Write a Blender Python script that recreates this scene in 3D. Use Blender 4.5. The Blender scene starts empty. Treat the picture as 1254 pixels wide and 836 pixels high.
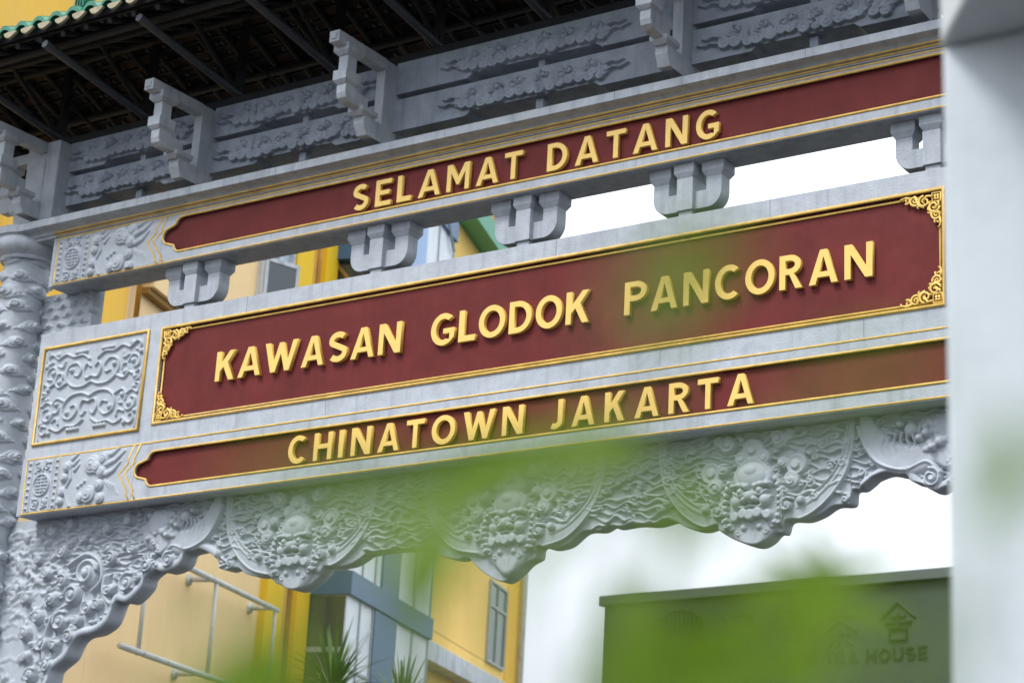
import bpy, math, random
import numpy as np
from mathutils import Matrix, Vector

# ------------------------------------------------------------------ camera
scene = bpy.context.scene
col = scene.collection
CAM = Vector((8.067, -11.0, 1.6))
cd = bpy.data.cameras.new("camera")
cam = bpy.data.objects.new("camera", cd)
col.objects.link(cam)
right = Vector((0.887411, 0.460825, 0.011890))
up = Vector((0.127074, -0.269337, 0.954625))
back = Vector((0.443118, -0.845635, -0.297572))
m = Matrix.Identity(4)
for i in range(3):
    m[i][0], m[i][1], m[i][2], m[i][3] = right[i], up[i], back[i], CAM[i]
cam.matrix_world = m
cd.sensor_width = 36.0
cd.lens = 2315.526 / 1254.0 * 36.0
cd.shift_x = -(953.394 - 627.0) / 1254.0
cd.shift_y = (438.659 - 418.0) / 1254.0
cd.clip_start = 0.05
cd.clip_end = 3000.0
cd.dof.use_dof = True
cd.dof.focus_distance = 12.6
cd.dof.aperture_fstop = 2.6
scene.camera = cam

# ------------------------------------------------------------------ light
SUN_EL, SUN_AZ = math.radians(56), math.radians(-20)      # azimuth: sun stands over -Y, a little to -X
world = bpy.data.worlds.new("World")
scene.world = world
world.use_nodes = True
wn = world.node_tree
wn.nodes.clear()
sky = wn.nodes.new("ShaderNodeTexSky")
sky.sky_type = 'NISHITA'
sky.sun_disc = False
sky.sun_elevation = SUN_EL
sky.sun_rotation = math.radians(180) - SUN_AZ
sky.air_density = 1.0
sky.dust_density = 1.0
sky.ozone_density = 1.0
hs = wn.nodes.new("ShaderNodeHueSaturation")
hs.inputs["Saturation"].default_value = 0.75
# cloud deck: the thin overcast evens the sky out towards a white grey
mixc = wn.nodes.new("ShaderNodeMix")
mixc.data_type = 'RGBA'
tc = wn.nodes.new("ShaderNodeTexCoord")
cn = wn.nodes.new("ShaderNodeTexNoise")
cn.inputs["Scale"].default_value = 2.2
cn.inputs["Detail"].default_value = 5.0
cr = wn.nodes.new("ShaderNodeMapRange")
cr.inputs["From Min"].default_value = 0.3
cr.inputs["From Max"].default_value = 0.7
cr.inputs["To Min"].default_value = 0.90
cr.inputs["To Max"].default_value = 0.98
# luminance of an overcast sky: it grows gently from the horizon to the zenith
sx = wn.nodes.new("ShaderNodeSeparateXYZ")
rl = wn.nodes.new("ShaderNodeMapRange")
rl.inputs["From Min"].default_value = 0.0
rl.inputs["From Max"].default_value = 1.0
rl.inputs["To Min"].default_value = 0.36
rl.inputs["To Max"].default_value = 1.2
cc = wn.nodes.new("ShaderNodeMix")
cc.data_type = 'RGBA'
cc.blend_type = 'MULTIPLY'
cc.inputs["Factor"].default_value = 1.0
cc.inputs["A"].default_value = (7.9, 8.4, 9.05, 1.0)
wn.links.new(tc.outputs["Generated"], sx.inputs[0])
wn.links.new(sx.outputs["Z"], rl.inputs["Value"])
cv = wn.nodes.new("ShaderNodeMapRange")          # soft cloud tone
cv.inputs["From Min"].default_value = 0.3
cv.inputs["From Max"].default_value = 0.7
cv.inputs["To Min"].default_value = 0.84
cv.inputs["To Max"].default_value = 1.10
wn.links.new(cn.outputs["Fac"], cv.inputs["Value"])
mm = wn.nodes.new("ShaderNodeMath")
mm.operation = 'MULTIPLY'
wn.links.new(rl.outputs["Result"], mm.inputs[0])
wn.links.new(cv.outputs["Result"], mm.inputs[1])
wn.links.new(mm.outputs[0], cc.inputs["B"])
wn.links.new(cc.outputs["Result"], mixc.inputs["B"])
bg = wn.nodes.new("ShaderNodeBackground")
bg.inputs["Strength"].default_value = 0.10
wo = wn.nodes.new("ShaderNodeOutputWorld")
wn.links.new(tc.outputs["Generated"], cn.inputs["Vector"])
wn.links.new(cn.outputs["Fac"], cr.inputs["Value"])
wn.links.new(cr.outputs["Result"], mixc.inputs["Factor"])
wn.links.new(sky.outputs["Color"], hs.inputs["Color"])
wn.links.new(hs.outputs["Color"], mixc.inputs["A"])
wn.links.new(mixc.outputs["Result"], bg.inputs["Color"])
wn.links.new(bg.outputs["Background"], wo.inputs["Surface"])

sd = bpy.data.lights.new("sun", 'SUN')
sd.energy = 1.15
sd.angle = math.radians(18)
sd.color = (1.0, 0.985, 0.965)
sun = bpy.data.objects.new("sun", sd)
col.objects.link(sun)
sdir = Vector((math.sin(SUN_AZ) * math.cos(SUN_EL), -math.cos(SUN_AZ) * math.cos(SUN_EL), math.sin(SUN_EL)))
sun.rotation_euler = sdir.to_track_quat('Z', 'Y').to_euler()

vs = scene.view_settings
vs.view_transform = 'Standard'
vs.look = 'None'
vs.exposure = 1.52
vs.gamma = 1.0
vs.use_curve_mapping = False

rng = random.Random(7)
PI = math.pi

# ------------------------------------------------------------------ materials
def material(name, base, rough=0.6, var=0.12, scale=3.0, bump=0.15, bscale=60.0, spec=0.4, stain=None, stain_amt=0.0,
             stain_scale=1.5, streak=None, streak_amt=0.0, metallic=0.0, coat=0.0):
    mt = bpy.data.materials.new(name)
    mt.use_nodes = True
    t = mt.node_tree
    N, L = t.nodes, t.links
    b = N["Principled BSDF"]
    b.inputs["Roughness"].default_value = rough
    b.inputs["Specular IOR Level"].default_value = spec
    b.inputs["Metallic"].default_value = metallic
    b.inputs["Coat Weight"].default_value = coat
    tcn = N.new("ShaderNodeTexCoord")
    geo = N.new("ShaderNodeNewGeometry")
    n1 = N.new("ShaderNodeTexNoise")
    n1.inputs["Scale"].default_value = scale
    n1.inputs["Detail"].default_value = 6
    n1.inputs["Roughness"].default_value = 0.65
    L.new(geo.outputs["Position"], n1.inputs["Vector"])
    r1 = N.new("ShaderNodeMapRange")
    r1.inputs["From Min"].default_value = 0.3
    r1.inputs["From Max"].default_value = 0.7
    r1.inputs["To Min"].default_value = 1 - var
    r1.inputs["To Max"].default_value = 1 + var
    L.new(n1.outputs["Fac"], r1.inputs["Value"])
    mul = N.new("ShaderNodeMix")
    mul.data_type = 'RGBA'
    mul.blend_type = 'MULTIPLY'
    mul.inputs["Factor"].default_value = 1.0
    mul.inputs["A"].default_value = (*base, 1)
    L.new(r1.outputs["Result"], mul.inputs["B"])
    cur = mul.outputs["Result"]
    if stain:
        n2 = N.new("ShaderNodeTexNoise")
        n2.inputs["Scale"].default_value = stain_scale
        n2.inputs["Detail"].default_value = 8
        n2.inputs["Roughness"].default_value = 0.7
        L.new(geo.outputs["Position"], n2.inputs["Vector"])
        r2 = N.new("ShaderNodeMapRange")
        r2.inputs["From Min"].default_value = 0.5
        r2.inputs["From Max"].default_value = 0.75
        r2.inputs["To Max"].default_value = stain_amt
        L.new(n2.outputs["Fac"], r2.inputs["Value"])
        mx = N.new("ShaderNodeMix")
        mx.data_type = 'RGBA'
        L.new(r2.outputs["Result"], mx.inputs["Factor"])
        L.new(cur, mx.inputs["A"])
        mx.inputs["B"].default_value = (*stain, 1)
        cur = mx.outputs["Result"]
    if streak:
        mp = N.new("ShaderNodeMapping")
        mp.inputs["Scale"].default_value = (14, 14, 0.9)
        L.new(geo.outputs["Position"], mp.inputs["Vector"])
        n3 = N.new("ShaderNodeTexNoise")
        n3.inputs["Scale"].default_value = 1.0
        n3.inputs["Detail"].default_value = 5
        L.new(mp.outputs["Vector"], n3.inputs["Vector"])
        r3 = N.new("ShaderNodeMapRange")
        r3.inputs["From Min"].default_value = 0.52
        r3.inputs["From Max"].default_value = 0.78
        r3.inputs["To Max"].default_value = streak_amt
        L.new(n3.outputs["Fac"], r3.inputs["Value"])
        mx = N.new("ShaderNodeMix")
        mx.data_type = 'RGBA'
        L.new(r3.outputs["Result"], mx.inputs["Factor"])
        L.new(cur, mx.inputs["A"])
        mx.inputs["B"].default_value = (*streak, 1)
        cur = mx.outputs["Result"]
    L.new(cur, b.inputs["Base Color"])
    if bump > 0:
        n4 = N.new("ShaderNodeTexNoise")
        n4.inputs["Scale"].default_value = bscale
        n4.inputs["Detail"].default_value = 4
        L.new(geo.outputs["Position"], n4.inputs["Vector"])
        bp = N.new("ShaderNodeBump")
        bp.inputs["Strength"].default_value = bump
        bp.inputs["Distance"].default_value = 0.01
        L.new(n4.outputs["Fac"], bp.inputs["Height"])
        L.new(bp.outputs["Normal"], b.inputs["Normal"])
    return mt

M = {}
M['stone'] = material("grey_painted_concrete", (0.40, 0.43, 0.47), 0.7, 0.13, 9.0, 0.35, 70, 0.35,
                      (0.22, 0.245, 0.285), 0.6, 1.9, (0.20, 0.225, 0.265), 0.6)
M['stone_shaded'] = material("roof_shaded_weathered_concrete", (0.30, 0.335, 0.39), 0.75, 0.16, 6.0, 0.3, 60, 0.3,
                           (0.10, 0.12, 0.155), 0.55, 2.8, (0.12, 0.14, 0.18), 0.5)  # base colour darkened for the shade under the roof; stains are weathering
M['stone_carve'] = material("grey_carved_concrete", (0.375, 0.407, 0.448), 0.62, 0.12, 9.0, 0.12, 90, 0.4,
                            (0.25, 0.28, 0.33), 0.3, 3.0)
M['red'] = material("maroon_paint", (0.122, 0.0165, 0.0150), 0.6, 0.2, 3.0, 0.07, 45, 0.18,
                    (0.15, 0.028, 0.028), 0.45, 5.0, (0.085, 0.011, 0.013), 0.4)
M['gold'] = material("gold_paint", (0.80, 0.53, 0.13), 0.42, 0.08, 9.0, 0.1, 60, 0.5, (0.62, 0.36, 0.07), 0.4, 9.0)
M['gold_trim'] = material("old_gold_trim", (0.66, 0.42, 0.09), 0.42, 0.22, 11.0, 0.15, 60, 0.5,
                          (0.30, 0.17, 0.03), 0.6, 6.0)
M['black_wood'] = material("dark_roof_steel", (0.010, 0.011, 0.013), 0.7, 0.3, 6, 0.2, 40, 0.4)
M['pole'] = material("grey_steel_pole", (0.045, 0.05, 0.058), 0.5, 0.2, 8, 0.1, 40, 0.4)
M['terracotta'] = material("dark_terracotta", (0.026, 0.015, 0.011), 0.8, 0.6, 12, 0.3, 40, 0.3)
M['tile_green'] = material("green_glazed_tile", (0.012, 0.145, 0.082), 0.25, 0.25, 14, 0.1, 40, 0.5,
                           (0.03, 0.26, 0.17), 0.5, 8.0)
M['tile_beige'] = material("unglazed_drip_tile", (0.27, 0.235, 0.16), 0.8, 0.25, 14, 0.3, 60, 0.3,
                           (0.10, 0.09, 0.06), 0.5, 12.0)

# ------------------------------------------------------------------ object helpers
def tag(o, label=None, cat=None, group=None, kind=None):
    if label: o["label"] = label
    if cat: o["category"] = cat
    if group: o["group"] = group
    if kind: o["kind"] = kind
    return o

def empty(name, loc=(0, 0, 0), rz=0.0):
    o = bpy.data.objects.new(name, None)
    col.objects.link(o)
    o.location = loc
    o.rotation_euler = (0, 0, rz)
    return o

def obj(name, me, mat=None, parent=None, bevel=0.0, smooth=False, segs=2):
    if mat is not None and len(me.materials) == 0:
        me.materials.append(mat)
    o = bpy.data.objects.new(name, me)
    col.objects.link(o)
    o.parent = parent
    if smooth:
        me.polygons.foreach_set("use_smooth", [True] * len(me.polygons))
    if bevel > 0:
        b = o.modifiers.new("bevel", 'BEVEL')
        b.width = bevel
        b.segments = segs
        b.limit_method = 'ANGLE'
        b.angle_limit = math.radians(35)
    return o

class MB:
    """collects simple solids and makes one mesh of them"""
    def __init__(s):
        s.v, s.f = [], []
    def add(s, vs_, fs_):
        k = len(s.v)
        s.v += [tuple(p) for p in vs_]
        s.f += [tuple(i + k for i in f) for f in fs_]
        return s
    def box(s, x0, x1, y0, y1, z0, z1):
        return s.add([(x0, y0, z0), (x1, y0, z0), (x1, y1, z0), (x0, y1, z0), (x0, y0, z1), (x1, y0, z1), (x1, y1, z1), (x0, y1, z1)],
                     [(3, 2, 1, 0), (4, 5, 6, 7), (0, 1, 5, 4), (1, 2, 6, 5), (2, 3, 7, 6), (3, 0, 4, 7)])
    def frustum(s, a, b):
        """a, b = (x0,x1,y0,y1,z): lower and upper rectangle"""
        vs_ = []
        for x0, x1, y0, y1, z in (a, b):
            vs_ += [(x0, y0, z), (x1, y0, z), (x1, y1, z), (x0, y1, z)]
        return s.add(vs_, [(3, 2, 1, 0), (4, 5, 6, 7), (0, 1, 5, 4), (1, 2, 6, 5), (2, 3, 7, 6), (3, 0, 4, 7)])
    def prism(s, poly, axis, a, b):
        """poly is counter-clockwise in the other two axes; axis 'x': (y,z), 'y': (x,z), 'z': (x,y)"""
        n = len(poly)
        def P(p, t):
            return {'x': (t, p[0], p[1]), 'y': (p[0], t, p[1]), 'z': (p[0], p[1], t)}[axis]
        vs_ = [P(p, a) for p in poly] + [P(p, b) for p in poly]
        fs_ = [tuple(range(n))[::-1], tuple(range(n, 2 * n))]
        fs_ += [(i, (i + 1) % n, n + (i + 1) % n, n + i) for i in range(n)]
        if axis == 'y':
            fs_ = [f[::-1] for f in fs_]
        return s.add(vs_, fs_)
    def tube(s, pts, r, n=8, cap=True, r1=None):
        pts = [Vector(p) for p in pts]
        rings = []
        k = len(s.v)
        prev = None
        for i, p in enumerate(pts):
            d = (pts[min(i + 1, len(pts) - 1)] - pts[max(i - 1, 0)]).normalized()
            if prev is None:
                a = d.orthogonal().normalized()
            else:
                a = (prev - d * prev.dot(d)).normalized()
            prev = a
            b = d.cross(a)
            rr = r if r1 is None else r + (r1 - r) * i / (len(pts) - 1)
            for j in range(n):
                t = 2 * PI * j / n
                s.v.append(tuple(p + (a * math.cos(t) + b * math.sin(t)) * rr))
        for i in range(len(pts) - 1):
            for j in range(n):
                s.f.append((k + i * n + j, k + i * n + (j + 1) % n, k + (i + 1) * n + (j + 1) % n, k + (i + 1) * n + j))
        if cap:
            s.f.append(tuple(k + j for j in range(n))[::-1])
            e = k + (len(pts) - 1) * n
            s.f.append(tuple(e + j for j in range(n)))
        return s
    def lathe(s, prof, cx, cy, n=40):
        k = len(s.v)
        for r, z in prof:
            for j in range(n):
                t = 2 * PI * j / n
                s.v.append((cx + r * math.cos(t), cy + r * math.sin(t), z))
        for i in range(len(prof) - 1):
            for j in range(n):
                s.f.append((k + i * n + j, k + i * n + (j + 1) % n, k + (i + 1) * n + (j + 1) % n, k + (i + 1) * n + j))
        s.f.append(tuple(k + j for j in range(n))[::-1])
        e = k + (len(prof) - 1) * n
        s.f.append(tuple(e + j for j in range(n)))
        return s
    def mesh(s, name):
        me = bpy.data.meshes.new(name)
        me.from_pydata(s.v, [], s.f)
        me.update()
        return me
    def build(s, name, mat, parent=None, bevel=0.0, smooth=False, segs=2):
        return obj(name, s.mesh(name), mat, parent, bevel, smooth, segs)

def copy_tree(o, parent=None):
    c = o.copy()
    col.objects.link(c)
    c.parent = parent
    for ch in list(o.children):
        copy_tree(ch, c)
    return c

def plate_mesh(name, loops, depth, y_front, bevel=0.0):
    """filled outlines (x,z) with holes, standing upright, front face at y_front, thickness depth"""
    cu = bpy.data.curves.new(name, 'CURVE')
    cu.dimensions = '2D'
    cu.fill_mode = 'BOTH'
    cu.extrude = depth / 2 - bevel
    cu.bevel_depth = bevel
    cu.bevel_resolution = 1
    cu.offset = -bevel
    for lp in loops:
        sp = cu.splines.new('POLY')
        sp.points.add(len(lp) - 1)
        for p, q in zip(sp.points, lp):
            p.co = (q[0], q[1], 0, 1)
        sp.use_cyclic_u = True
    t = bpy.data.objects.new(name, cu)
    me = bpy.data.meshes.new_from_object(t)
    bpy.data.objects.remove(t)
    bpy.data.curves.remove(cu)
    n = len(me.vertices)
    co = np.empty(n * 3, dtype=np.float32)
    me.vertices.foreach_get("co", co)
    co = co.reshape(-1, 3)
    out = np.stack([co[:, 0], y_front + depth / 2 - co[:, 2], co[:, 1]], 1)
    me.vertices.foreach_set("co", out.ravel())
    me.materials.clear()
    me.update()
    return me

def strip_loop(pts, r, y, closed=True, n=6, squash=0.7):
    """moulding: a rod following (x,z) points in the plane y; returns an MB"""
    mb = MB()
    P = [Vector((p[0], y, p[1])) for p in pts]
    N_ = len(P)
    k = 0
    for i, p in enumerate(P):
        a = P[(i - 1) % N_] if (closed or i > 0) else p
        b = P[(i + 1) % N_] if (closed or i < N_ - 1) else p
        d1 = (p - a).normalized() if (p - a).length > 1e-9 else (b - p).normalized()
        d2 = (b - p).normalized() if (b - p).length > 1e-9 else d1
        d = (d1 + d2).normalized()
        nn = Vector((-d.z, 0, d.x))
        c = max(0.45, d.dot(d1))
        for j in range(n):
            t = 2 * PI * (j + 0.5) / n
            q = p + nn * (math.cos(t) * r / c) + Vector((0, math.sin(t) * r * squash, 0))
            mb.v.append(tuple(q))
    for i in range(N_ if closed else N_ - 1):
        a, b = i * n, ((i + 1) % N_) * n
        for j in range(n):
            mb.f.append((a + j, b + j, b + (j + 1) % n, a + (j + 1) % n))
    if not closed:
        mb.f.append(tuple(range(n)))
        mb.f.append(tuple((N_ - 1) * n + j for j in range(n))[::-1])
    return mb

# ------------------------------------------------------------------ carving: height fields built from stamps
class Relief:
    def __init__(s, x0, x1, z0, z1, d, wrap=False):
        s.x0, s.z0, s.d = x0, z0, d
        s.nx = int(round((x1 - x0) / d)) + 1
        s.nz = int(round((z1 - z0) / d)) + 1
        s.wrap = wrap
        s.w = x1 - x0
        s.H = np.zeros((s.nz, s.nx))
    def _stamp(s, x, z, rx, rz, h, base, rot, kind, soft, sub=False):
        r = max(rx, rz)
        i0, i1 = int((x - r - s.x0) / s.d), int((x + r - s.x0) / s.d) + 2
        j0, j1 = int((z - r - s.z0) / s.d), int((z + r - s.z0) / s.d) + 2
        i0, j0 = max(i0, 0), max(j0, 0)
        i1, j1 = min(i1, s.nx), min(j1, s.nz)
        if i1 <= i0 or j1 <= j0:
            return
        X = (s.x0 + np.arange(i0, i1) * s.d - x)[None, :]
        Z = (s.z0 + np.arange(j0, j1) * s.d - z)[:, None]
        if rot:
            c, n = math.cos(rot), math.sin(rot)
            X, Z = X * c + Z * n, -X * n + Z * c
        d2 = (X / rx) ** 2 + (Z / rz) ** 2
        W = s.H[j0:j1, i0:i1]
        if kind == 0:
            v = base + h * np.sqrt(np.clip(1 - d2, 0, 1))
        else:
            q = np.clip((1 - np.sqrt(d2)) / soft, 0, 1)
            v = base + h * np.sqrt(1 - (1 - q) ** 2)
        if sub:
            np.minimum(W, np.where(d2 < 1, W - (v - base), W), out=W)
        else:
            np.maximum(W, np.where(d2 < 1, v, -1), out=W)
    def ball(s, x, z, r, h, base=0.0, rz=None, rot=0.0):
        s._stamp(x, z, r, rz or r, h, base, rot, 0, 0)
        if s.wrap:
            for k in (-s.w, s.w):
                s._stamp(x + k, z, r, rz or r, h, base, rot, 0, 0)
    def disc(s, x, z, r, h, base=0.0, soft=0.25, rz=None, rot=0.0):
        s._stamp(x, z, r, rz or r, h, base, rot, 1, soft)
        if s.wrap:
            for k in (-s.w, s.w):
                s._stamp(x + k, z, r, rz or r, h, base, rot, 1, soft)
    def tube(s, pts, r0, h0, r1=None, h1=None, base=0.0):
        r1 = r0 if r1 is None else r1
        h1 = h0 if h1 is None else h1
        P = np.array(pts, float)
        L = np.concatenate([[0], np.cumsum(np.hypot(*np.diff(P, axis=0).T))])
        n = max(2, int(L[-1] / max(s.d * 0.9, min(r0, r1) * 0.35)))
        for t in np.linspace(0, 1, n):
            q = t * L[-1]
            s.ball(np.interp(q, L, P[:, 0]), np.interp(q, L, P[:, 1]), r0 + (r1 - r0) * t, h0 + (h1 - h0) * t, base)
    def groove(s, pts, r, h):
        P = np.array(pts, float)
        mask = Relief.__new__(Relief)
        mask.__dict__.update(s.__dict__)
        mask.H = np.zeros_like(s.H)
        mask.tube(pts, r, h)
        s.H -= mask.H
    def spiral(s, x, z, R, turns=1.4, a0=0.0, sgn=1, r=0.012, h=0.02, base=0.0, knob=1.0, asp=1.0):
        pts = []
        for i in range(int(18 * turns) + 2):
            t = i / (int(18 * turns) + 1)
            a = a0 + sgn * 2 * PI * turns * t
            q = R * (1 - 0.82 * t)
            pts.append((x + q * math.cos(a), z + asp * q * math.sin(a)))
        s.tube(pts, r, h, r * 0.75, h * 1.15, base)
        if knob > 0:
            s.ball(x, z, r * 1.3 * knob, min(h * 1.5 * knob, r * 1.1 * knob), base + h * .25)
    def waves(s, x0, x1, z0, z1, sp, r, h, amp, rnd, keep=0.85, slope=0.0, base=0.0):
        k = 0
        z = z0
        while z < z1:
            x = x0 + rnd.random() * 0.05
            while x < x1:
                ln = 0.12 + 0.22 * rnd.random()
                xe = min(x + ln, x1)
                if rnd.random() < keep and xe - x > 0.04:
                    ph, wl = rnd.random() * 6.28, 0.055 + 0.04 * rnd.random()
                    am = amp * (0.6 + 0.8 * rnd.random())
                    pts = []
                    for i in range(14):
                        t = i / 13
                        xx = x + (xe - x) * t
                        pts.append((xx, z + slope * (xx - x0) + am * math.sin(ph + xx / wl * 2.2) + 0.004 * math.sin(k * 2.1 + xx * 31)))
                    s.tube(pts, r * (0.8 + 0.5 * rnd.random()), h * (0.75 + 0.5 * rnd.random()), r * 0.55, h * 0.5, base)
                    if rnd.random() < 0.6:
                        e = pts[-1] if rnd.random() < 0.5 else pts[0]
                        s.spiral(e[0], e[1] + 0.012 * rnd.choice((-1, 1)), 0.022 + 0.014 * rnd.random(), 1.2, rnd.random() * 6.28,
                                 rnd.choice((-1, 1)), r * 0.75, h * 1.1, base)
                x = xe + 0.01
            z += sp
            k += 1
    def at(s, x, z):
        fx = np.clip((np.asarray(x) - s.x0) / s.d, 0, s.nx - 1.001)
        fz = np.clip((np.asarray(z) - s.z0) / s.d, 0, s.nz - 1.001)
        i, j = fx.astype(int), fz.astype(int)
        u, v = fx - i, fz - j
        H = s.H
        return (H[j, i] * (1 - u) + H[j, i + 1] * u) * (1 - v) + (H[j + 1, i] * (1 - u) + H[j + 1, i + 1] * u) * v

def grid_mesh(name, V, nu, nv, closed_u=False, flip=False, extra=None):
    """V: array (nv, nu, 3)"""
    idx = np.arange(nu * nv).reshape(nv, nu)
    if closed_u:
        idx = np.concatenate([idx, idx[:, :1]], 1)
    a, b, c, d = idx[:-1, :-1].ravel(), idx[:-1, 1:].ravel(), idx[1:, 1:].ravel(), idx[1:, :-1].ravel()
    F = np.stack([a, b, c, d], 1) if not flip else np.stack([d, c, b, a], 1)
    verts = V.reshape(-1, 3)
    me = bpy.data.meshes.new(name)
    nf = len(F)
    me.vertices.add(len(verts))
    me.vertices.foreach_set("co", verts.astype(np.float32).ravel())
    me.loops.add(nf * 4)
    me.loops.foreach_set("vertex_index", F.astype(np.int32).ravel())
    me.polygons.add(nf)
    me.polygons.foreach_set("loop_start", np.arange(0, nf * 4, 4, dtype=np.int32))
    me.polygons.foreach_set("use_smooth", np.ones(nf, dtype=bool))
    me.update(calc_edges=True)
    me.validate()
    return me

def relief_plate(name, rel, x0, x1, z0, z1, y, thick, mat, parent, step=None):
    """carved slab: front at y - H, with sides running back to y + thick"""
    d = step or rel.d
    nu, nv = int((x1 - x0) / d) + 1, int((z1 - z0) / d) + 1
    xs, zs = np.linspace(x0, x1, nu), np.linspace(z0, z1, nv)
    X, Z = np.meshgrid(xs, zs)
    Y = y - rel.at(X, Z)
    V = np.stack([X, Y, Z], 2)
    # one ring of back vertices all round
    top = V[-1:].copy(); top[..., 1] = y + thick
    bot = V[:1].copy(); bot[..., 1] = y + thick
    V = np.concatenate([bot, V, top], 0)
    lf = V[:, :1].copy(); lf[..., 1] = y + thick
    rt = V[:, -1:].copy(); rt[..., 1] = y + thick
    V = np.concatenate([lf, V, rt], 1)
    me = grid_mesh(name, V, nu + 2, nv + 2)
    return obj(name, me, mat, parent)

# ------------------------------------------------------------------ letter outlines
def arc(cx, cz, rx, rz, a0, a1, n=20):
    return [(cx + rx * math.cos(math.radians(a0 + (a1 - a0) * i / n)), cz + rz * math.sin(math.radians(a0 + (a1 - a0) * i / n))) for i in range(n + 1)]

def stroke(pts, t):
    P = [Vector(p) for p in pts]
    L_, R_ = [], []
    for i, p in enumerate(P):
        d = (P[min(i + 1, len(P) - 1)] - P[max(i - 1, 0)]).normalized()
        n = Vector((-d.y, d.x))
        L_.append(tuple(p + n * t / 2))
        R_.append(tuple(p - n * t / 2))
    return L_ + R_[::-1]

def glyph(ch, w, h, t):
    """list of loops in (x,z), origin at the lower left"""
    if ch == 'I':
        return [[(0, 0), (w, 0), (w, h), (0, h)]]
    if ch == 'L':
        return [[(0, 0), (w, 0), (w, t), (t, t), (t, h), (0, h)]]
    if ch == 'T':
        a, b = (w - t) / 2, (w + t) / 2
        return [[(a, 0), (b, 0), (b, h - t * .92), (w, h - t * .92), (w, h), (0, h), (0, h - t * .92), (a, h - t * .92)]]
    if ch == 'E':
        m0, m1, q = h * .5 - t * .42, h * .5 + t * .46, t * .92
        return [[(0, 0), (w, 0), (w, q), (t, q), (t, m0), (w * .88, m0), (w * .88, m1), (t, m1), (t, h - q), (w * .98, h - q), (w * .98, h), (0, h)]]
    if ch == 'H':
        m0, m1 = h * .5 - t * .42, h * .5 + t * .46
        return [[(0, 0), (t, 0), (t, m0), (w - t, m0), (w - t, 0), (w, 0), (w, h), (w - t, h), (w - t, m1), (t, m1), (t, h), (0, h)]]
    if ch == 'N':
        d = t * 1.18
        return [[(0, 0), (t, 0), (t, h - d * 1.35), (w - d, 0), (w, 0), (w, h), (w - t, h), (w - t, d * 1.35), (d, h), (0, h)]]
    if ch == 'M':
        d, c = t * 1.15, w / 2
        vb = h * .22
        return [[(0, 0), (t * .95, 0), (t * .95, h - d * 1.45), (c - t * .28, vb), (c + t * .28, vb), (w - t * .95, h - d * 1.45), (w - t * .95, 0), (w, 0), (w, h),
                 (w - d, h), (c, vb + d * 1.25), (d, h), (0, h)]]
    if ch == 'A':
        c, ap, f = w / 2, t * .56, t * 1.08
        k = lambda z: (c - ap) * z / h                    # left outer edge
        z0, z1 = h * .20, h * .20 + t * .82
        inn = lambda z: f + (c - f) * z / (h * .80)        # inner edge, meeting at 0.80 h
        return [[(0, 0), (f, 0), (inn(z0), z0), (w - inn(z0), z0), (w - f, 0), (w, 0), (c + ap, h), (c - ap, h)],
                [(inn(z1), z1), (c, h * .80), (w - inn(z1), z1)][::-1]]
    if ch == 'W':
        f, c, ap = t * 1.06, w / 2, t * .46
        b1, b2 = w * .285, w * .715
        return [[(0, h), (b1 - t * .5, 0), (b1 + t * .5, 0), (c, h * .60), (b2 - t * .5, 0), (b2 + t * .5, 0), (w, h), (w - f, h), (b2 + t * .02, t * 1.5),
                 (c + ap * .9, h * .97), (c - ap * .9, h * .97), (b1 - t * .02, t * 1.5), (f, h)]]
    if ch == 'K':
        return [[(0, 0), (t, 0), (t, h * .33), (t + (w - t) * .22, h * .47), (w - t * 1.22, 0), (w, 0), (t + (w - t) * .50, h * .615), (w * .97, h), (w - t * 1.28, h), (t, h * .56), (t, h), (0, h)]]
    if ch == 'O':
        return [arc(w / 2, h / 2, w / 2, h / 2 * 1.03, 0, 360, 40)[:-1], arc(w / 2, h / 2, w / 2 - t, h / 2 * 1.03 - t * .95, 360, 0, 40)[:-1]]
    if ch == 'D':
        r = w * .62
        o = [(0, 0), (w - r, 0)] + arc(w - r, h / 2, r, h / 2, -90, 90, 22) + [(0, h)]
        i = [(t, t * .92), (w - r, t * .92)] + arc(w - r, h / 2, r - t, h / 2 - t * .92, -90, 90, 22) + [(t, h - t * .92)]
        return [o, i[::-1]]
    if ch in 'PR':
        zb = h * .40 if ch == 'P' else h * .42
        rz = (h - zb) / 2
        rx = w * .50
        xe = w if ch == 'P' else w * .93
        bowl = arc(xe - rx, h - rz, rx, rz, -90, 90, 18)
        hole = [(t, zb + t * .9), (xe - rx, zb + t * .9)] + arc(xe - rx, h - rz, rx - t, rz - t * .9, -90, 90, 18) + [(t, h - t * .9)]
        if ch == 'P':
            o = [(0, 0), (t, 0), (t, zb)] + bowl + [(0, h)]
        else:
            o = [(0, 0), (t, 0), (t, zb), (t + (w - t) * .22, zb), (w - t * 1.18, 0), (w, 0), (t + (w - t) * .50, zb + .012 * h)] + bowl[2:] + [(0, h)]
        return [o, hole[::-1]]
    if ch == 'C':
        rx = w * .54
        o = arc(rx, h / 2, rx, h / 2 * 1.03, 48, 312, 34)
        i = arc(rx, h / 2, rx - t, h / 2 * 1.03 - t * .95, 306, 54, 34)
        return [o + i]
    if ch == 'G':
        rx = w * .52
        o = arc(rx, h / 2, rx, h / 2 * 1.03, 46, 322, 34)
        i = arc(rx, h / 2, rx - t, h / 2 * 1.03 - t * .95, 306, 54, 34)
        m = h * .52
        return [o + [(w * .985, h * .2), (w * .985, m), (w * .52, m), (w * .52, m - t * .86), (w * .985 - t * .95, m - t * .86), (w * .985 - t * .95, h * .17)] + i[2:]]
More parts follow.
